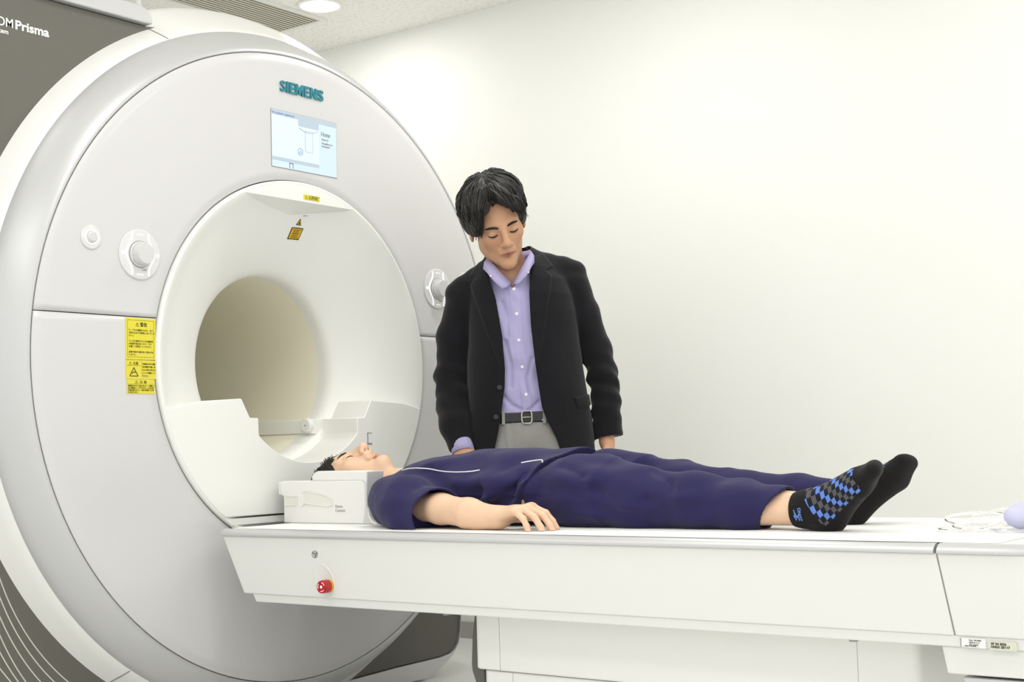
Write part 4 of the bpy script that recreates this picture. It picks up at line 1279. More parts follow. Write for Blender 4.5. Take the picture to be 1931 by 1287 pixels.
def jacket(p):
    o = jacket_outer(p)
    z = p[:, 2]
    inner = smin(torso(p, -.009), shoulders(p) + .010, .03)
    arm_in = np.maximum(sleeves(p, -.007), (.96 - 0 * z) * 0 + z - 1.0)     # hollow cuffs
    f = smax(o, -inner, .004)
    f = np.maximum(f, -np.maximum(arm_in, z - .98))
    f = np.maximum(f, .800 - z + .0 * z)
    L = np.interp(z, zo, uL); Rr = np.interp(z, zr, uR)
    cut = np.maximum(np.maximum(L - p[:, 0], p[:, 0] - Rr), p[:, 1] - .02)
    body_zone = np.maximum(cut, 0)
    f = smax(f, -cut, .004)
    # neck hole
    nk = rc(p, (-.100, -.03, 1.60), (-.092, .006, 1.44), .082, .066)
    f = smax(f, -nk, .006)
    # lapels and pocket flap: raised cloth
    x = p[:, 0]
    front = p[:, 1] - .0
    for pts in ([(-.023, 1.482), (.020, 1.500), (.052, 1.452), (.026, 1.436), (.046, 1.418), (.036, 1.36), (.010, 1.22), (-.012, 1.118), (-.026, 1.10), (-.034, 1.25), (-.036, 1.36)],
                [(-.168, 1.487), (-.200, 1.478), (-.226, 1.430), (-.206, 1.418), (-.226, 1.396), (-.208, 1.33), (-.160, 1.19), (-.120, 1.09), (-.112, 1.10), (-.120, 1.22), (-.138, 1.342), (-.164, 1.432)]):
        pl = poly2d(x, z, pts)
        lap = np.maximum(np.maximum(np.maximum(o - .0035, -(o + .002)), pl), front)
        f = np.minimum(f, np.maximum(lap, -cut))
    pk = poly2d(x, z, [(.108, 1.008), (.160, 1.022), (.166, .986), (.116, .975)])
    f = np.minimum(f, np.maximum(np.maximum(np.maximum(o - .004, -(o + .002)), pk), front))
    return f
Pj, Qj = sdf_mesh(jacket, (-.375, -.17, .79), (.295, .18, 1.53), .0031, smooth=1)
np_mesh('jacket', Pj, Qj, M_JACKET, man)

# ---- shirt
zb = [1.55, 1.378, 1.29, 1.202, 1.114, 1.023, .94]
ub = [-.088, -.082, -.075, -.070, -.062, -.052, -.045]
def shirt(p):
    z = p[:, 2]
    f = torso(p, -.020)
    fold = noise3(np.stack([p[:, 0] * 26 + z * 16, p[:, 1] * 5, z * 11 - p[:, 0] * 14], 1)) - .5
    f = f - .019 * fold * np.clip((1.42 - z) / .08, 0, 1)
    for pts, w_, d_ in (([(-.115, -.11, 1.20), (-.098, -.12, 1.12), (-.100, -.12, 1.05)], .008, .006), ([(-.125, -.11, 1.02), (-.100, -.12, .99), (-.072, -.12, .975)], .007, .006),
                        ([(-.030, -.12, 1.14), (-.045, -.12, 1.08), (-.040, -.12, 1.03)], .007, .005), ([(-.010, -.12, 1.00), (-.030, -.12, .98), (-.052, -.12, .965)], .007, .005),
                        ([(-.120, -.11, 1.33), (-.108, -.12, 1.27), (-.106, -.12, 1.22)], .008, .005)):
        f = f + d_ * np.exp(-(polyline_d(p * np.array((1, 0, 1), f32), [(a, 0, c) for a, b, c in pts]) / w_) ** 2) * (p[:, 1] < 0)
    u = np.interp(z, zb[::-1], ub[::-1])
    plk = np.abs(p[:, 0] - u) - .0165
    f = np.where((p[:, 1] < 0), f - .0022 * np.clip(.5 - plk / .003, 0, 1), f)
    f = np.maximum(f, np.maximum(.935 - z, z - 1.50))
    V = (z - 1.375) - np.abs(p[:, 0] + .086) * 1.55           # open neck
    f = np.maximum(f, np.where(p[:, 1] < .02, V, -1))
    nk = rc(p, (-.110, -.03, 1.56), (-.088, .006, 1.40), .060, .058)
    return smax(f, -nk, .006)
Ps, Qs = sdf_mesh(shirt, (-.27, -.14, .93), (.17, .15, 1.51), .003, smooth=1)
shirt_o = np_mesh('shirt', Ps, Qs, M_SHIRT, man)
# collar leaves
def collar(side):
    if side < 0:
        fold = [(-.088, -.094, 1.392), (-.120, -.100, 1.425), (-.150, -.082, 1.462), (-.166, -.040, 1.488), (-.150, .030, 1.505), (-.098, .066, 1.515)]
        outer = [(-.120, -.122, 1.372), (-.150, -.124, 1.402), (-.168, -.104, 1.428), (-.182, -.046, 1.452), (-.162, .040, 1.470), (-.098, .082, 1.480)]
    else:
        fold = [(-.086, -.094, 1.392), (-.060, -.102, 1.432), (-.036, -.086, 1.474), (-.022, -.040, 1.508), (-.040, .030, 1.515), (-.098, .066, 1.515)]
        outer = [(-.066, -.124, 1.388), (-.036, -.126, 1.418), (-.022, -.108, 1.444), (-.010, -.048, 1.470), (-.030, .040, 1.480), (-.098, .082, 1.480)]
    A, Bc = catmull(fold, 24), catmull(outer, 24)
    stand = A + np.array((0, .012, -.035)) * np.linspace(.2, 1, 24)[:, None]
    V = []
    for i in range(24):
        mid = (A[i] + Bc[i]) / 2 + np.array((A[i] + Bc[i]) / 2 - np.array((-.095, 0, 1.45))) * .05
        V += [stand[i], A[i], mid, Bc[i]]
    local_mesh('collar_leaf', V, grid_faces(24, 4), M_SHIRT, shirt_o, solid=.0024)
collar(-1); collar(1)
for z, u in zip((1.374, 1.29, 1.202, 1.114, 1.023), (-.082, -.075, -.070, -.062, -.052)):
    c = march(shirt, [(u, -.3, z)], (0, 1, 0))[0]
    V, F = tube_data([(c[0], c[1] + .001, c[2]), (c[0], c[1] - .0018, c[2]), (c[0], c[1] - .0026, c[2])], [.0056, .0056, .0046], 16)
    local_mesh('shirt_button', V, F, M_BUTTON, shirt_o, sharp=50)
for u, z in ((-.159 + .002, 1.416), (-.033, 1.425)):
    V, F = tube_data([(u, -.128, z), (u, -.131, z)], .0036, 12)
    local_mesh('collar_button', V, F, M_BUTTON, shirt_o)
for (u, z) in ((-.126, 1.048), (-.140, .952)):
    c = march(jacket_outer, [(u - .012, -.3, z)], (0, 1, 0))[0]
    V, F = tube_data([(c[0], c[1] + .001, c[2]), (c[0], c[1] - .003, c[2]), (c[0], c[1] - .004, c[2])], [.0085, .0085, .007], 18)
    local_mesh('jacket_button', V, F, M_DBUTTON, man, sharp=50)
# shirt cuff at his right wrist
def loft_tube(name, path, rad, mat, parent, solid=.002, sides=24, flat=1.0):
    V, F = tube_data(path, rad, sides, flat, cap=False)
    return local_mesh(name, V, F, mat, parent, solid=solid)
loft_tube('shirt_cuff', [(-.272, -.072, .884), (-.266, -.088, .858), (-.262, -.097, .838)], [.034, .036, .0375], M_SHIRT, man)
loft_tube('shirt_cuff', [(.2215, -.004, .90), (.2225, -.008, .881)], [.036, .037], M_SHIRT, man)

# ---- belt, buckle and trousers
def belly(p, g): return torso(p, -.024 + g)
def belt(p):
    f = np.maximum(np.abs(belly(p, .005)) - .0022, np.abs(p[:, 2] - .949 - .02 * (p[:, 0] + .06)) - .0175)
    return f
Pt, Qt = sdf_mesh(belt, (-.25, -.15, .92), (.17, .15, .98), .0026, smooth=1)
belt_o = np_mesh('belt', Pt, Qt, M_BELT, man)
yb = float(march(lambda q: belly(q, .008), [(-.052, -.3, .949)], (0, 1, 0))[0][1])
bp = []
for a in np.linspace(0, 2 * PI, 33):
    c_, s_ = math.cos(a), math.sin(a)
    bp.append((-.0515 + .0165 * np.sign(c_) * abs(c_) ** .5, yb - .003, .949 + .0205 * np.sign(s_) * abs(s_) ** .5))
V, F = tube_data(bp, .0026, 8, cap=False); local_mesh('buckle', V, F, M_BUCKLE, belt_o)
V, F = tube_data([(-.068, yb - .004, .949), (-.034, yb - .004, .949)], .0018, 8); local_mesh('buckle_pin', V, F, M_BUCKLE, belt_o)
def loop_box(u):
    y = float(march(lambda q: belly(q, .008), [(u, -.3, .95)], (0, 1, 0))[0][1])
    v = [(x, yy, z) for x in (u - .005, u + .005) for yy in (y - .002, y + .004) for z in (.927, .972)]
    f = [(0, 1, 3, 2), (4, 6, 7, 5), (0, 4, 5, 1), (2, 3, 7, 6), (0, 2, 6, 4), (1, 5, 7, 3)]
    local_mesh('belt_loop', v, f, M_TROUSER, belt_o, smooth=False)
loop_box(.006); loop_box(-.128)
def trousers(p):
    z = p[:, 2]
    f = np.maximum(belly(p, .002), z - .962)
    f = smax(f, .80 - z, .10)
    for x in (-.130, .045):
        f = smin(f, chain(p, [(x, .0, .82), (x, .01, .48), (x, .02, .06)], [.108, .086, .082]), .04)
    f = np.maximum(f, .035 - z)
    seam = np.exp(-((p[:, 0] + .030 - .05 * (z - .9)) / .003) ** 2) * (p[:, 1] < 0)
    ple = np.exp(-((p[:, 0] + .118 + .10 * (z - .9)) / .006) ** 2) + np.exp(-((p[:, 0] - .050 + .06 * (z - .9)) / .006) ** 2)
    g = noise3(np.stack([p[:, 0] * 16, p[:, 1] * 16, z * 6], 1)) - .5
    f = f + .002 * seam - .003 * ple * (p[:, 1] < 0) - .008 * g
    return np.maximum(f, z - .962)
Pt, Qt = sdf_mesh(trousers, (-.30, -.20, .03), (.22, .20, .97), .0048, smooth=1)
np_mesh('trousers', Pt, Qt, M_TROUSER, man)
for x in (-.130, .045):
    def shoe(p, x=x):
        f = rc(p, (x, .05, .035), (x, -.14, .030), .036, .038)
        f = smin(f, rc(p, (x, .06, .04), (x, .05, .09), .036, .036), .03)
        return np.maximum(f, .001 - p[:, 2])
    Pq, Qq = sdf_mesh(shoe, (x - .06, -.20, -.01), (x + .06, .12, .14), .005, smooth=1)
    np_mesh('shoe', Pq, Qq, M_SHOE, man)
# ------------------------------------------------------------------ head coil on the table
coil = thing('head_coil', 'white head coil base with side handle recess cradling the patient head', 'head coil', (0.24, 0, 0.64))
ZB = 0.641
CW = 0.160
# lower box with a stepped ledge at its back end
for s in (-1, 1):
    prism('coil_base', [(0.072, ZB), (0.404, ZB), (0.412, 0.68), (0.412, 0.758), (0.400, 0.7695), (0.070, 0.7690), (0.058, 0.764), (0.058, 0.727), (0.072, 0.722)], 'y', s * CW, s * 0.112, M_WHITE, coil, bevel=0.004)
box('coil_back', 0.046, 0.060, -CW + 0.004, CW - 0.004, 0.727, 0.766, M_WHITE, coil, bevel=0.003)
# raised side walls of the cradle (near and far) leaving the middle open for the head
for s in (-1, 1):
    y0, y1 = (s * CW, s * (CW - 0.042))
    prism('cradle_wall', [(0.195, 0.7685), (0.400, 0.7685), (0.418, 0.7600), (0.420, 0.7900), (0.414, 0.7975), (0.218, 0.7980), (0.205, 0.793), (0.195, 0.782)], 'y', y0, y1, M_WHITE, coil, bevel=0.004)
# grey curved end facing the shoulders
gp = []
for t in np.linspace(0, 1, 16):
    gp.append((0.392 + 0.012 * math.sin(PI * t * .5) + 0.055 * max(0, 1 - t * 2.2) ** 2, ZB + 0.154 * t))
front = [(x + 0.004, z) for x, z in gp]; back = [(x - 0.03, z) for x, z in gp][::-1]
M_COILG = material('coil_grey', (206, 207, 206), 0.35)
for s in (-1, 1):
    prism('coil_end', [(0.452, ZB), (0.436, 0.648), (0.424, 0.662), (0.418, 0.685), (0.417, 0.72), (0.419, 0.76), (0.422, 0.7955), (0.398, 0.7955), (0.398, ZB)], 'y', s * (CW - 0.001), s * 0.085, M_COILG, coil, bevel=0.003)
    prism('end_trim', [(0.462, ZB), (0.440, 0.650), (0.428, 0.665), (0.4225, 0.69), (0.421, 0.69), (0.424, 0.662), (0.435, 0.646), (0.448, ZB)], 'y', s * CW, s * (CW - 0.006), M_WHITE, coil)
# recessed handle and small pocket on the near side: sunken frames
M_RECESS = material('coil_recess', (226, 226, 216), 0.5)
def recess(name, pts, depth_pts):
    Y0 = -CW - 0.0008
    V = [(x, Y0, z) for x, z in pts] + [(x, Y0 - 0.0002 + 0.0, z) for x, z in depth_pts]
    return mesh_obj(name, [(x, Y0, z) for x, z in pts], [tuple(range(len(pts)))], M_RECESS, coil)
def sunk(name, pts, inset, m):
    """a shallow tray: rim on the side face, floor pushed forward edges give real relief"""
    c = np.mean(np.array(pts), 0)
    Y0 = -CW
    rim_o = [(x, Y0 - 0.0006, z) for x, z in pts]
    rim_i = [(c[0] + (x - c[0]) * 0.96, Y0 - 0.0030, c[1] + (z - c[1]) * 0.93) for x, z in pts]
    flo = [(c[0] + (x - c[0]) * 0.88, Y0 - 0.0009, c[1] + (z - c[1]) * 0.80) for x, z in pts]
    n = len(pts)
    V = rim_o + rim_i + flo
    F = [(i, (i + 1) % n, n + (i + 1) % n, n + i) for i in range(n)] + [(n + i, n + (i + 1) % n, 2 * n + (i + 1) % n, 2 * n + i) for i in range(n)] + [tuple(range(2 * n, 3 * n))]
    return mesh_obj(name, V, F, m, coil, smooth=False)
sunk('handle_recess', [(0.150, 0.735), (0.175, 0.739), (0.22, 0.733), (0.262, 0.722), (0.282, 0.712), (0.282, 0.694), (0.262, 0.690), (0.165, 0.699), (0.150, 0.690)], 0.01, M_RECESS)
sunk('side_pocket', [(0.079, 0.722), (0.135, 0.722), (0.131, 0.694), (0.079, 0.694)], 0.01, M_RECESS)
text_obj('coil_lettering', 'Direct\nConnect', 0.012, AX_SIDE, (0.292, -CW - 0.0009, 0.6885), material('pale_grey_print', (176, 176, 172), 0.6), coil, width=0.040)
# cushion under the head
def cushion(p): return smax(ell(p, (.25, 0, .735), (.15, .118, .055)), -(ell(p, (.24, 0, .77), (.125, .092, .115)) - .002), .02)
Pc, Qc = sdf_mesh(cushion, (.08, -.13, .67), (.42, .13, .80), .005)
np_mesh('head_cushion', Pc, Qc, M_CREAM, None).parent = None
cu = bpy.data.objects['head_cushion']; parent_world(cu, coil)

# ------------------------------------------------------------------ patient lying on the back, head toward the bore (world coordinates)
pat = thing('person', 'person in navy scrubs and black socks lying on the scanner table', 'person', (1.0, 0, 0.641), 'people in the scanner room')
pat_inv = Matrix.Translation((-1.0, 0, -0.641))
OFF = np.array((1.0, 0, 0.641))
def pmesh(name, P, Q, mat, parent=None, attrs=None):
    return np_mesh(name, P - OFF, Q, mat, parent or pat, attrs)
def plocal(name, V, F, mat, parent=None, **k):
    return local_mesh(name, np.array(V) - OFF, F, mat, parent or pat, **k)
# head frame: his left is +Y, his front is +Z, crown toward -X
PR = np.stack([np.array((0, 1, 0)), np.array((0, 0, -1)), np.array((-1, 0, 0))], 1).astype(float)
PR = rotm(0, 0, 0) @ rotm(5, 0, 0) @ rotm(0, 4, 0) @ PR
PS = 1.12
PC = np.array((.234, -.005, .748))
def pat_headw(p): return head_sdf(to_local(p, PC, PR, PS), nostrils=True) * PS
TOPZ = ([.40, .46, .52, .58, .66, .78, .92, 1.02, 1.10, 1.20], [.760, .790, .812, .825, .836, .843, .840, .841, .838, .815])
HYW = ([.40, .46, .52, .58, .66, .78, .92, 1.02, 1.10, 1.20], [.060, .110, .170, .200, .208, .205, .200, .205, .210, .200])
def trunk(p, grow=0.0, n=2.15):
    x = p[:, 0]
    hy = np.interp(x, *HYW) + grow; zt = np.interp(x, *TOPZ) + grow
    zc = .725; hz = np.where(p[:, 2] > zc, zt - zc, .082)
    d = ((np.abs(p[:, 1]) / hy) ** n + (np.abs(p[:, 2] - zc) / hz) ** n) ** (1 / n)
    return ((d - 1) * np.minimum(hy, hz) * .9).astype(f32)
ARM = [(.545, -.205, .715), (.66, -.240, .702), (.79, -.268, .694), (.90, -.284, .683), (1.005, -.288, .672)]
ARMR = [.045, .041, .0395, .0380, .0280]
FARM = [(.545, .215, .728), (.66, .262, .704), (.79, .292, .684), (.90, .292, .68), (1.005, .288, .670)]
def pat_skin_fine(p):
    f = pat_headw(p)
    f = smin(f, rc(p, (.300, -.002, .735), (.47, 0, .742), .058, .060), .03)
    return f
P1, Q1 = sdf_mesh(lambda p: np.maximum(pat_skin_fine(p), .6412 - p[:, 2]), (.09, -.13, .62), (.47, .13, .91), .0026, smooth=1)
def pat_trunk(p):
    f = np.maximum(trunk(p, -.03), np.maximum(.46 - p[:, 0], p[:, 0] - 1.15))
    f = smin(f, chain(p, FARM, ARMR), .02)
    for s, y in ((-1, -.11), (1, .11)):
        f = smin(f, chain(p, [(1.10, s * .085, .735), (1.48, s * .10, .712), (1.80, s * .115, .692)], [.075, .052, .036]), .03)
    return f
P2, Q2 = sdf_mesh(lambda p: np.maximum(pat_trunk(p), .6412 - p[:, 2]), (.42, -.26, .60), (1.86, .36, .85), .009, smooth=1)
def pat_arm(p):
    f = chain(p, ARM, ARMR, .02)
    q = p.copy(); 
    return f
HAND_C = np.array((.998, -.288, .674)); HAND_R = frame((1, -.015, .10), (-.10, -.10, 1))
def pat_hand(p):
    return hand_sdf(to_local(p, HAND_C, HAND_R, 1.08), curl=(28, 25, 8), spread=.9, knuckle_up=.014) * 1.08
def pat_fore(p):
    f = smin(pat_arm(p), pat_hand(p), .012)
    return np.maximum(f, .6412 - p[:, 2])
P3, Q3 = sdf_mesh(pat_fore, (.60, -.36, .63), (1.22, -.20, .74), .0024, smooth=1)
HAND_C2 = np.array((.998, .288, .672)); HAND_R2 = frame((1, .015, .10), (-.10, .10, 1))
def pat_hand2(p):
    return np.maximum(hand_sdf(to_local(p, HAND_C2, HAND_R2) * np.array((1, -1, 1), f32), curl=(30, 26, 8)), .6412 - p[:, 2])
P5, Q5 = sdf_mesh(pat_hand2, (.93, .20, .63), (1.22, .37, .74), .004, smooth=1)
# near ankle
SH = [(1.60, -.118, .692), (1.70, -.118, .690), (1.785, -.122, .687)]
def pat_shin(p): return smin(chain(p, SH, [.046, .039, .0355]), sph(p, (1.806, -.122, .683), .036), .02)
P4, Q4 = sdf_mesh(lambda p: np.maximum(pat_shin(p), .6412 - p[:, 2]), (1.58, -.19, .62), (1.84, -.06, .76), .003, smooth=1)
PB, QB = join_nets([(P1, Q1), (P2, Q2), (P3, Q3), (P4, Q4), (P5, Q5)])
lip = lip_tint(to_local(PB, PC, PR, PS)) * (PB[:, 0] < .45)
pmesh('body', PB, QB, SKIN_P, None, {'lip': ('FLOAT', lip)})
brow_and_lash(lambda p: head_sdf(p), {'hair': M_HAIRB, 'lash': M_LASH}, pat, PC - OFF, PR, PS, lash_r=.0015, brow_r=.0030)
# nostril darkness is real depth; hair
def pat_hair_l(p):
    f = ell(p, (0, .020, .050), (.086, .102, .090))
    f = smax(f, -ell(p, (0, -.120, -.030), (.076, .080, .112)), .010)
    low = -.010 - .05 * np.clip((p[:, 1] - .02) / .05, 0, 1) + .03 * np.clip((.0 - p[:, 1]) / .04, 0, 1)
    f = smax(f, low - p[:, 2], .01)
    ax = np.abs(p[:, :1]); pm = np.concatenate([ax, p[:, 1:]], 1)
    g = noise3(p * 60 + 11) - .5; g2 = noise3(p * np.array((150, 150, 60), f32) + 3) - .5
    return f - .006 * g - .005 * g2
Ph, Qh = sdf_mesh(pat_hair_l, (-.11, -.12, -.08), (.11, .14, .17), .0026, smooth=0)
def on_table(P):
    P = np.array(P, float); P[:, 2] = np.maximum(P[:, 2], .0006); return P
ph = np_mesh('hair', on_table(from_local(Ph, PC - OFF, PR, PS)), Qh, M_HAIRB, pat)
rs = np.random.default_rng(5)
az = rs.uniform(0, 2 * PI, 800); el = np.radians(rs.uniform(-5, 80, 800))
D = np.stack([np.cos(el) * np.cos(az), np.cos(el) * np.sin(az), np.sin(el)], 1)
P0 = march(pat_hair_l, np.array((0, .015, .04)) + D * .2, -D, tmax=.2, steps=40)
V_, F_ = [], []
for d, p0 in zip(D, P0):
    if p0[1] < -.05 and p0[2] < .06: continue
    dirv = d + rs.normal(0, .35, 3) + np.array((0, -1.1, .5)); dirv /= np.linalg.norm(dirv)
    L = rs.uniform(.004, .008)
    V, F = tube_data(from_local(np.array([p0 - d * .003, p0 + dirv * L * .6, p0 + dirv * L + np.array((0, -.002, 0))]), PC - OFF, PR, PS), np.array((.0013, .0010, .0002)) * PS, 4)
    o = len(V_); V_ += list(V); F_ += [tuple(i + o for i in f) for f in F]
local_mesh('hair_strands', on_table(V_), F_, M_HAIRB, ph)['kind'] = 'stuff'

# ---- scrub top: trunk plus short wide sleeves
SLV = [(.556, -.205, .712), (.66, -.250, .706), (.775, -.282, .684), (.86, -.288, .678)]
def fold(p, pts, w, depth):
    return depth * np.exp(-(polyline_d(p, pts) / w) ** 2)
def cloth_noise(p):
    return (noise3(np.stack([p[:, 0] * 7 + p[:, 2] * 14, p[:, 1] * 12, p[:, 2] * 16 - p[:, 0] * 8], 1)) - .5)
def sleeve_solid(p, s=-1, grow=0.0):
    q = p.copy()
    if s > 0: q[:, 1] = -q[:, 1]
    f = chain(q, SLV, [.068 + grow, .074 + grow, .061 + grow, .057 + grow], .03)
    # cloth hangs down to the table
    f = smin(f, chain(q, [(.585, -.235, .70), (.69, -.290, .674), (.80, -.318, .668)], [.052 + grow, .050 + grow, .044 + grow], .03), .03)
    return f
def sleeve_end(p, s=-1):
    q = p.copy()
    if s > 0: q[:, 1] = -q[:, 1]
    n = np.array((.82, -.56, .06), f32); n /= np.linalg.norm(n)
    return (q - np.array((.806, -.290, .690), f32)) @ n
HEM_P = np.array((1.085, 0, .84), f32); HEM_N = np.array((1, -.13, -.55), f32); HEM_N /= np.linalg.norm(HEM_N)
def top_outer(p):
    f = trunk(p, .008)
    f = smin(f, ell(p, (.545, -.155, .712), (.070, .09, .066)), .03)
    f = smin(f, ell(p, (.560, .155, .712), (.070, .09, .066)), .03)
    f = f - .026 * cloth_noise(p) * np.clip((p[:, 0] - .55) / .15, 0, 1)
    f = f + fold(p, [(.66, -.17, .80), (.76, -.225, .745), (.86, -.235, .715)], .020, .020)
    f = f + fold(p, [(.93, -.16, .77), (.87, -.20, .735), (.83, -.225, .71)], .018, .011)
    f = f + fold(p, [(1.00, -.16, .765), (.95, -.20, .715), (.90, -.22, .68)], .016, .012)
    f = f - fold(p, [(.98, -.15, .79), (.91, -.20, .735), (.86, -.225, .70)], .020, .007)
    f = np.maximum(f, (p - HEM_P) @ HEM_N)
    return f
def top(p):
    s1 = sleeve_solid(p) - .010 * cloth_noise(p * 1.3) + fold(p, [(.60, -.20, .79), (.68, -.27, .76), (.76, -.31, .73)], .018, .006)
    s1 = s1 - fold(p, [(.585, -.30, .72), (.66, -.325, .70), (.70, -.335, .66)], .016, .004)
    body = top_outer(p)
    f = smin(body, np.maximum(s1, sleeve_end(p)), .025)
    s2 = np.maximum(sleeve_solid(p, 1), sleeve_end(p, 1))
    f = smin(f, s2, .025)
    # hollow near sleeve, seen at the cuff
    hol = np.maximum(s1 + .005, -.085 - sleeve_end(p))
    f = np.maximum(f, -hol)
    # neckline
    nk = rc(p, (.36, 0, .80), (.470, 0, .790), .075, .062)
    f = smax(f, -nk, .004)
    f = np.maximum(f, .405 - p[:, 0])
    return np.maximum(f, .6412 - p[:, 2])
Pt, Qt = sdf_mesh(top, (.39, -.40, .63), (1.16, .40, .87), .0034, smooth=1)
top_o = pmesh('scrub_top', Pt, Qt, M_SCRUB)
def piping(pts):
    c = catmull(pts, 40)
    st = np.stack([c[:, 0], np.full(len(c), -.34), c[:, 1]], 1)
    q = march(top_outer, st, (0, 1, 0), tmax=.6, steps=90)
    q[:, 1] -= .0012
    V, F = tube_data(q, .0019, 6)
    plocal('white_piping', V, F, M_PIPING, None)
    bpy.context.view_layer.update()
PIPE = ([(.545, .7965), (.585, .8015), (.635, .8015), (.70, .7935), (.76, .790), (.815, .7910), (.845, .7945)], [(.970, .812), (1.00, .8165), (1.030, .8185), (1.050, .8135)])
for c in PIPE: piping(c)

# ---- trousers
def pants_solid(p, grow=0.0):
    f = np.maximum(trunk(p, -.012 + grow), np.maximum(.98 - p[:, 0], p[:, 0] - 1.22))
    f = smin(f, chain(p, [(1.14, -.090, .735), (1.32, -.105, .715), (1.50, -.112, .704), (1.62, -.116, .694), (1.76, -.118, .688)], [.096 + grow, .082 + grow, .071 + grow, .062 + grow, .054 + grow], .03), .04)
    f = smin(f, chain(p, [(1.14, .090, .735), (1.32, .100, .718), (1.50, .105, .710), (1.66, .105, .704), (1.82, .105, .696)], [.096 + grow, .084 + grow, .070 + grow, .058 + grow, .050 + grow], .03), .04)
    return f
def pants_cut(p):
    n1 = np.array((.80, -.05, -.60), f32); n1 /= np.linalg.norm(n1)
    d1 = (p - np.array((1.705, -.118, .685), f32)) @ n1
    d2 = p[:, 0] - 1.775
    return np.where(p[:, 1] < .0, d1, d2)
def pants(p):
    g = noise3(np.stack([p[:, 0] * 9 + p[:, 2] * 6, p[:, 1] * 14, p[:, 2] * 22], 1)) - .5
    g2 = noise3(np.stack([p[:, 0] * 20 - p[:, 2] * 18, p[:, 1] * 16 + 5, p[:, 2] * 30 + p[:, 0] * 9], 1)) - .5
    f = pants_solid(p) - .020 * g - .007 * g2
    f = f + fold(p, [(1.06, -.215, .70), (1.15, -.205, .695), (1.24, -.195, .69), (1.36, -.185, .675)], .012, .008)
    f = f + fold(p, [(1.13, -.05, .83), (1.22, -.03, .805), (1.32, -.02, .77)], .014, .010)
    f = f - fold(p, [(1.12, -.10, .825), (1.22, -.11, .80), (1.40, -.12, .77)], .02, .005)
    f = f + fold(p, [(1.12, -.16, .80), (1.20, -.175, .765), (1.26, -.185, .73)], .016, .009)
    f = f + fold(p, [(1.38, -.13, .785), (1.46, -.165, .75), (1.50, -.18, .71)], .014, .006)
    f = f + fold(p, [(1.33, -.17, .735), (1.45, -.165, .70), (1.60, -.16, .67)], .014, .006)
    f = f + fold(p, [(1.30, .0, .76), (1.5, -.005, .73), (1.75, .0, .70)], .02, .012)
    hol = np.maximum(f + .008, -.06 - pants_cut(p))
    f = np.maximum(f, pants_cut(p))
    f = np.maximum(f, -hol)
    return np.maximum(f, .6412 - p[:, 2])
Pt, Qt = sdf_mesh(pants, (.96, -.26, .63), (1.80, .24, .86), .0038, smooth=1)
pmesh('scrub_trousers', Pt, Qt, M_SCRUB)

# ---- socks
def foot_sdf(p, ank, heel, ball, toe, side, up):
    """ank/heel/ball/toe: points; side: unit vector across the foot"""
    w = np.array(side)
    f = sph(p, heel, .034)
    f = smin(f, rc(p, ank, heel, .037, .033), .03)
    mid = (np.array(heel) + np.array(ball)) / 2 + np.array(up) * .020
    f = smin(f, rc(p, np.array(ank) + np.array(up) * .004, np.array(ball) + np.array(up) * .010, .036, .027), .035)
    f = smin(f, rc(p, heel, np.array(ball) - w * .020, .030, .024), .03)
    f = smin(f, rc(p, heel, np.array(ball) + w * .016, .030, .025), .03)
    for k, (o, l) in enumerate(((-.026, -.016), (-.014, -.006), (.0, .0), (.016, .004))):
        f = smin(f, rc(p, np.array(ball) + w * o, np.array(toe) + w * o + (np.array(toe) - np.array(ball)) * (l / .06), .023, .0175), .014)
    return f
def unit(v): v = np.array(v, float); return v / np.linalg.norm(v)
# near foot: toes fall outward toward the camera side
A1, H1, B1, T1 = np.array((1.802, -.124, .690)), np.array((1.852, -.128, .676)), np.array((1.950, -.165, .752)), np.array((1.992, -.186, .784))
ax1 = unit(T1 - H1); up1 = unit(np.array((-.55, -.30, .75)) - ax1 * (np.array((-.55, -.30, .75)) @ ax1)); sd1 = np.cross(ax1, up1)
def sock1(p):
    f = foot_sdf(p, A1, H1, B1, T1, sd1, up1)
    f = smin(f, chain(p, [(1.762, -.1215, .6880), (1.805, -.123, .690)], [.0385, .0385]), .02)
    f = np.maximum(f, 1.765 - p[:, 0])
    rib = .0006 * np.sin(np.arctan2(p[:, 2] - .688, p[:, 1] + .1215) * 40) * (p[:, 0] < 1.80)
    return np.maximum(f - rib, .6412 - p[:, 2])
Pt, Qt = sdf_mesh(sock1, (1.75, -.28, .63), (2.07, -.05, .86), .0024, smooth=1)
rel = Pt - H1
fu = rel @ ax1; fv = rel @ sd1; fw_ = rel @ up1
ang = np.arctan2(fv, fw_ + .005)
top_mask = ((fu > .012) & (fu < .150 + 0 * fu)).astype(float)
patt = np.stack([fu / .0125, (ang * .034) / .0105, fw_], 1)
patt[fw_ < -.012, 1] = 99
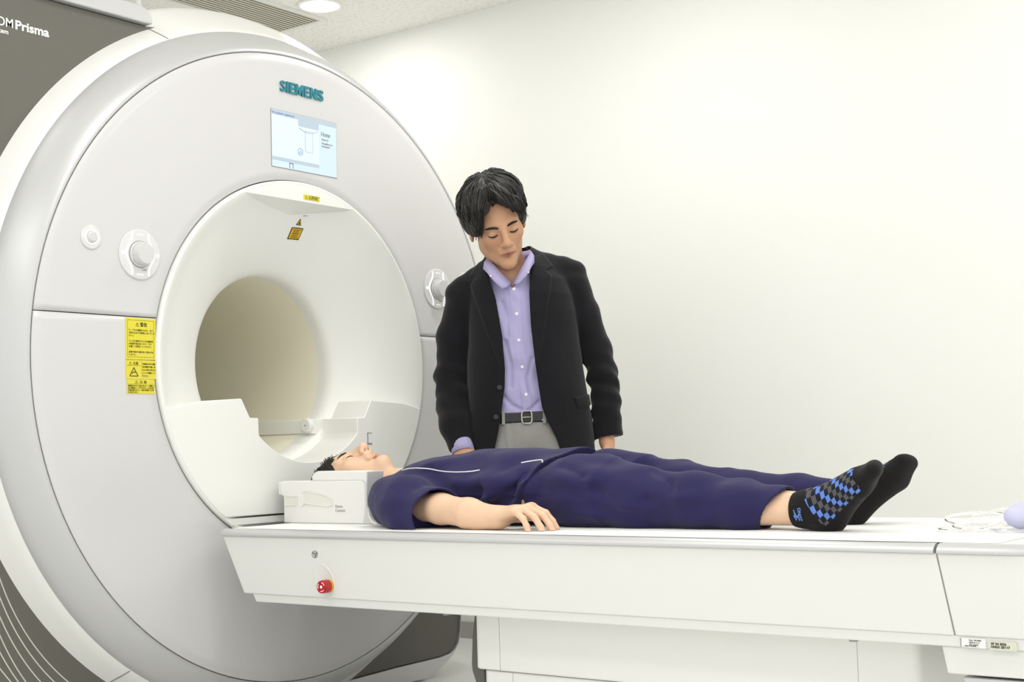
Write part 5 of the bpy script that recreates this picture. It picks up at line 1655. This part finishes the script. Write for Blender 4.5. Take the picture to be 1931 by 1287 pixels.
def sock_mat(name, patterned):
    m = weave_mat(name, (24, 23, 22), 0.9, 800, 0.3, 0.06)
    if not patterned: return m
    nt = m.node_tree; b = nt.nodes['Principled BSDF']
    at = nt.nodes.new('ShaderNodeAttribute'); at.attribute_name = 'patt'
    sp = nt.nodes.new('ShaderNodeSeparateXYZ'); nt.links.new(at.outputs['Vector'], sp.inputs[0])
    def math_(op, a, b_=None, c=None):
        n = nt.nodes.new('ShaderNodeMath'); n.operation = op
        for i, v in enumerate((a, b_, c)):
            if v is None: continue
            if isinstance(v, (int, float)): n.inputs[i].default_value = v
            else: nt.links.new(v, n.inputs[i])
        return n.outputs[0]
    u, v, w = sp.outputs
    # rows shifted a little so that the checks lean
    us = math_('ADD', u, math_('MULTIPLY', v, .25))
    iu, iv = math_('FLOOR', us), math_('FLOOR', v)
    s2 = math_('MODULO', math_('ADD', math_('ADD', iu, iv), 40), 2)            # 0 black, 1 coloured
    k = math_('MODULO', math_('ADD', math_('MULTIPLY', math_('FLOOR', math_('MULTIPLY', math_('ADD', math_('SUBTRACT', iu, iv), 40), .5)), 1), 40), 2)
    fru = math_('FRACT', us); frv = math_('FRACT', v)
    grid = math_('GREATER_THAN', math_('SINE', math_('MULTIPLY', us, 25.0)), .35)
    msk = math_('MULTIPLY', math_('GREATER_THAN', u, 0.4), math_('LESS_THAN', u, 12.0))
    msk = math_('MULTIPLY', msk, math_('GREATER_THAN', v, -6.4))
    msk = math_('MULTIPLY', msk, math_('LESS_THAN', v, 5.8))
    mA = nt.nodes.new('ShaderNodeMixRGB'); mA.inputs[1].default_value = lin((34, 33, 34)); mA.inputs[2].default_value = lin((128, 126, 124))
    nt.links.new(grid, mA.inputs[0])
    mB = nt.nodes.new('ShaderNodeMixRGB'); mB.inputs[2].default_value = lin((96, 130, 205))
    nt.links.new(k, mB.inputs[0]); nt.links.new(mA.outputs[0], mB.inputs[1])
    mC = nt.nodes.new('ShaderNodeMixRGB'); mC.inputs[1].default_value = lin((24, 26, 40)); nt.links.new(mB.outputs[0], mC.inputs[2]); nt.links.new(s2, mC.inputs[0])
    mD = nt.nodes.new('ShaderNodeMixRGB'); mD.inputs[1].default_value = lin((24, 23, 22)); nt.links.new(mC.outputs[0], mD.inputs[2]); nt.links.new(msk, mD.inputs[0])
    nt.links.new(mD.outputs[0], b.inputs['Base Color'])
    return m
M_SOCK1 = sock_mat('checked_sock', True)
so1 = pmesh('sock', Pt, Qt, M_SOCK1, None, {'patt': ('FLOAT_VECTOR', patt)})
so1['label'] = 'black sock with blue and grey checks'
A2, H2, B2, T2 = np.array((1.762, .105, .692)), np.array((1.805, .108, .676)), np.array((1.912, .140, .756)), np.array((1.940, .152, .792))
ax2 = unit(T2 - H2); up2 = unit(np.array((-.62, .30, .72)) - ax2 * (np.array((-.62, .30, .72)) @ ax2)); sd2 = np.cross(ax2, up2)
def sock2(p):
    f = foot_sdf(p, A2, H2, B2, T2, -sd2, up2)
    f = smin(f, chain(p, [(1.70, .105, .690), (1.765, .105, .692)], [.0385, .0385]), .02)
    f = np.maximum(f, 1.71 - p[:, 0])
    return np.maximum(f, .6412 - p[:, 2])
Pt, Qt = sdf_mesh(sock2, (1.70, .02, .63), (1.99, .26, .87), .0026, smooth=1)
rel = Pt - H2
patt2 = np.stack([(rel @ ax2) / .0125, (np.arctan2(rel @ sd2, rel @ up2 + .005) * .034) / .0105, rel @ up2], 1)
patt2[(rel @ up2) < .004, 1] = 99
pmesh('sock', Pt, Qt, M_SOCK1, None, {'patt': ('FLOAT_VECTOR', patt2)})
# blue lettering and bird-like mark on the near sock, reading up the ankle
M_SOCKBLUE = material('sock_blue', (96, 132, 200), 0.8)
def wrap_sock(co):
    st = co.copy().astype(f32); st[:, 1] = -.30
    q = march(sock1, st, (0, 1, 0), tmax=.3)
    q[:, 1] -= .0006 + (co[:, 1] - co[:, 1].min()) * 0
    return q
AX_UP = Matrix(((0, -1, 0, 0), (0, 0, -1, 0), (1, 0, 0, 0), (0, 0, 0, 1)))   # reads upward on a face toward -Y
def sock_text(body, size, loc, width):
    me = text_mesh(body, size, 0.0, 0.0005)
    n = len(me.vertices); co = np.zeros(n * 3); me.vertices.foreach_get('co', co); co = co.reshape(-1, 3)
    co[:, 0] = (co[:, 0] - co[:, 0].min()) * width / (co[:, 0].max() - co[:, 0].min())
    co = wrap_sock(co @ np.array(AX_UP.to_3x3()).T + np.array(loc)) - OFF
    me.vertices.foreach_set('co', co.ravel()); me.materials.clear(); me.materials.append(M_SOCKBLUE); me.update()
    o = bpy.data.objects.new('sock_lettering', me); COL.objects.link(o); o.parent = so1
sock_text('ZUNO', 0.012, (1.802, -.2, .664), .032)
bird = np.array([(1.777, .704), (1.779, .704), (1.785, .688), (1.790, .678), (1.797, .676), (1.790, .672), (1.786, .664), (1.783, .672), (1.780, .676), (1.784, .680), (1.781, .690)])
bv = np.stack([bird[:, 0], np.full(len(bird), -.2), bird[:, 1]], 1)
bv = wrap_sock(bv)
plocal('sock_mark', bv, [tuple(range(len(bv)))], M_SOCKBLUE, so1, smooth=False)

# ------------------------------------------------------------------ patient call bulb with clear tubing at the foot end
bulb = thing('squeeze_bulb', 'pale lavender rubber squeeze bulb with coiled clear tubing at the table foot', 'squeeze bulb', (2.32, 0.0, 0.641))
M_BULB = material('lavender_rubber', (196, 196, 226), 0.4, sss=0.0)
M_TUBE = material('clear_tubing', (250, 250, 250), 0.04, spec=0.5, trans=0.9)
def bulb_f(p):
    return smin(ell(p, (2.300, -.055, .6745), (.064, .042, .033), rotm(0, 0, 35)), rc(p, (2.352, -.020, .664), (2.387, .005, .658), .012, .007), .015)
Pq, Qq = sdf_mesh(bulb_f, (2.20, -.14, .63), (2.42, .06, .72), .003)
bo = np_mesh('bulb', Pq, Qq, M_BULB, None); parent_world(bo, bulb)
coilp = []
for t in np.linspace(0, 1, 160):
    a = t * 2 * PI * 3.2
    r = .062 + .018 * math.sin(a * 1.3 + 1)
    coilp.append((2.165 + r * math.cos(a) * 1.05, .03 + r * math.sin(a) * 1.9 - .05 * t, .646 + .030 * max(0, math.sin(a * .5 + .6)) * (0.4 + 0.6 * t)))
coilp = coilp[:-1] + [tuple(p) for p in catmull([coilp[-1], (2.23, -.09, .646), (2.28, -.115, .646), (2.37, -.07, .648), (2.41, -.01, .652), (2.388, .006, .657)], 24)][1:]
tube('tubing', coilp, .0032, M_TUBE, bulb, sides=8)
tube('tubing', catmull([(2.13, .05, .668), (2.19, .13, .682), (2.29, .24, .690), (2.42, .33, .680), (2.55, .36, .65)], 30), .0032, M_TUBE, bulb, sides=8)
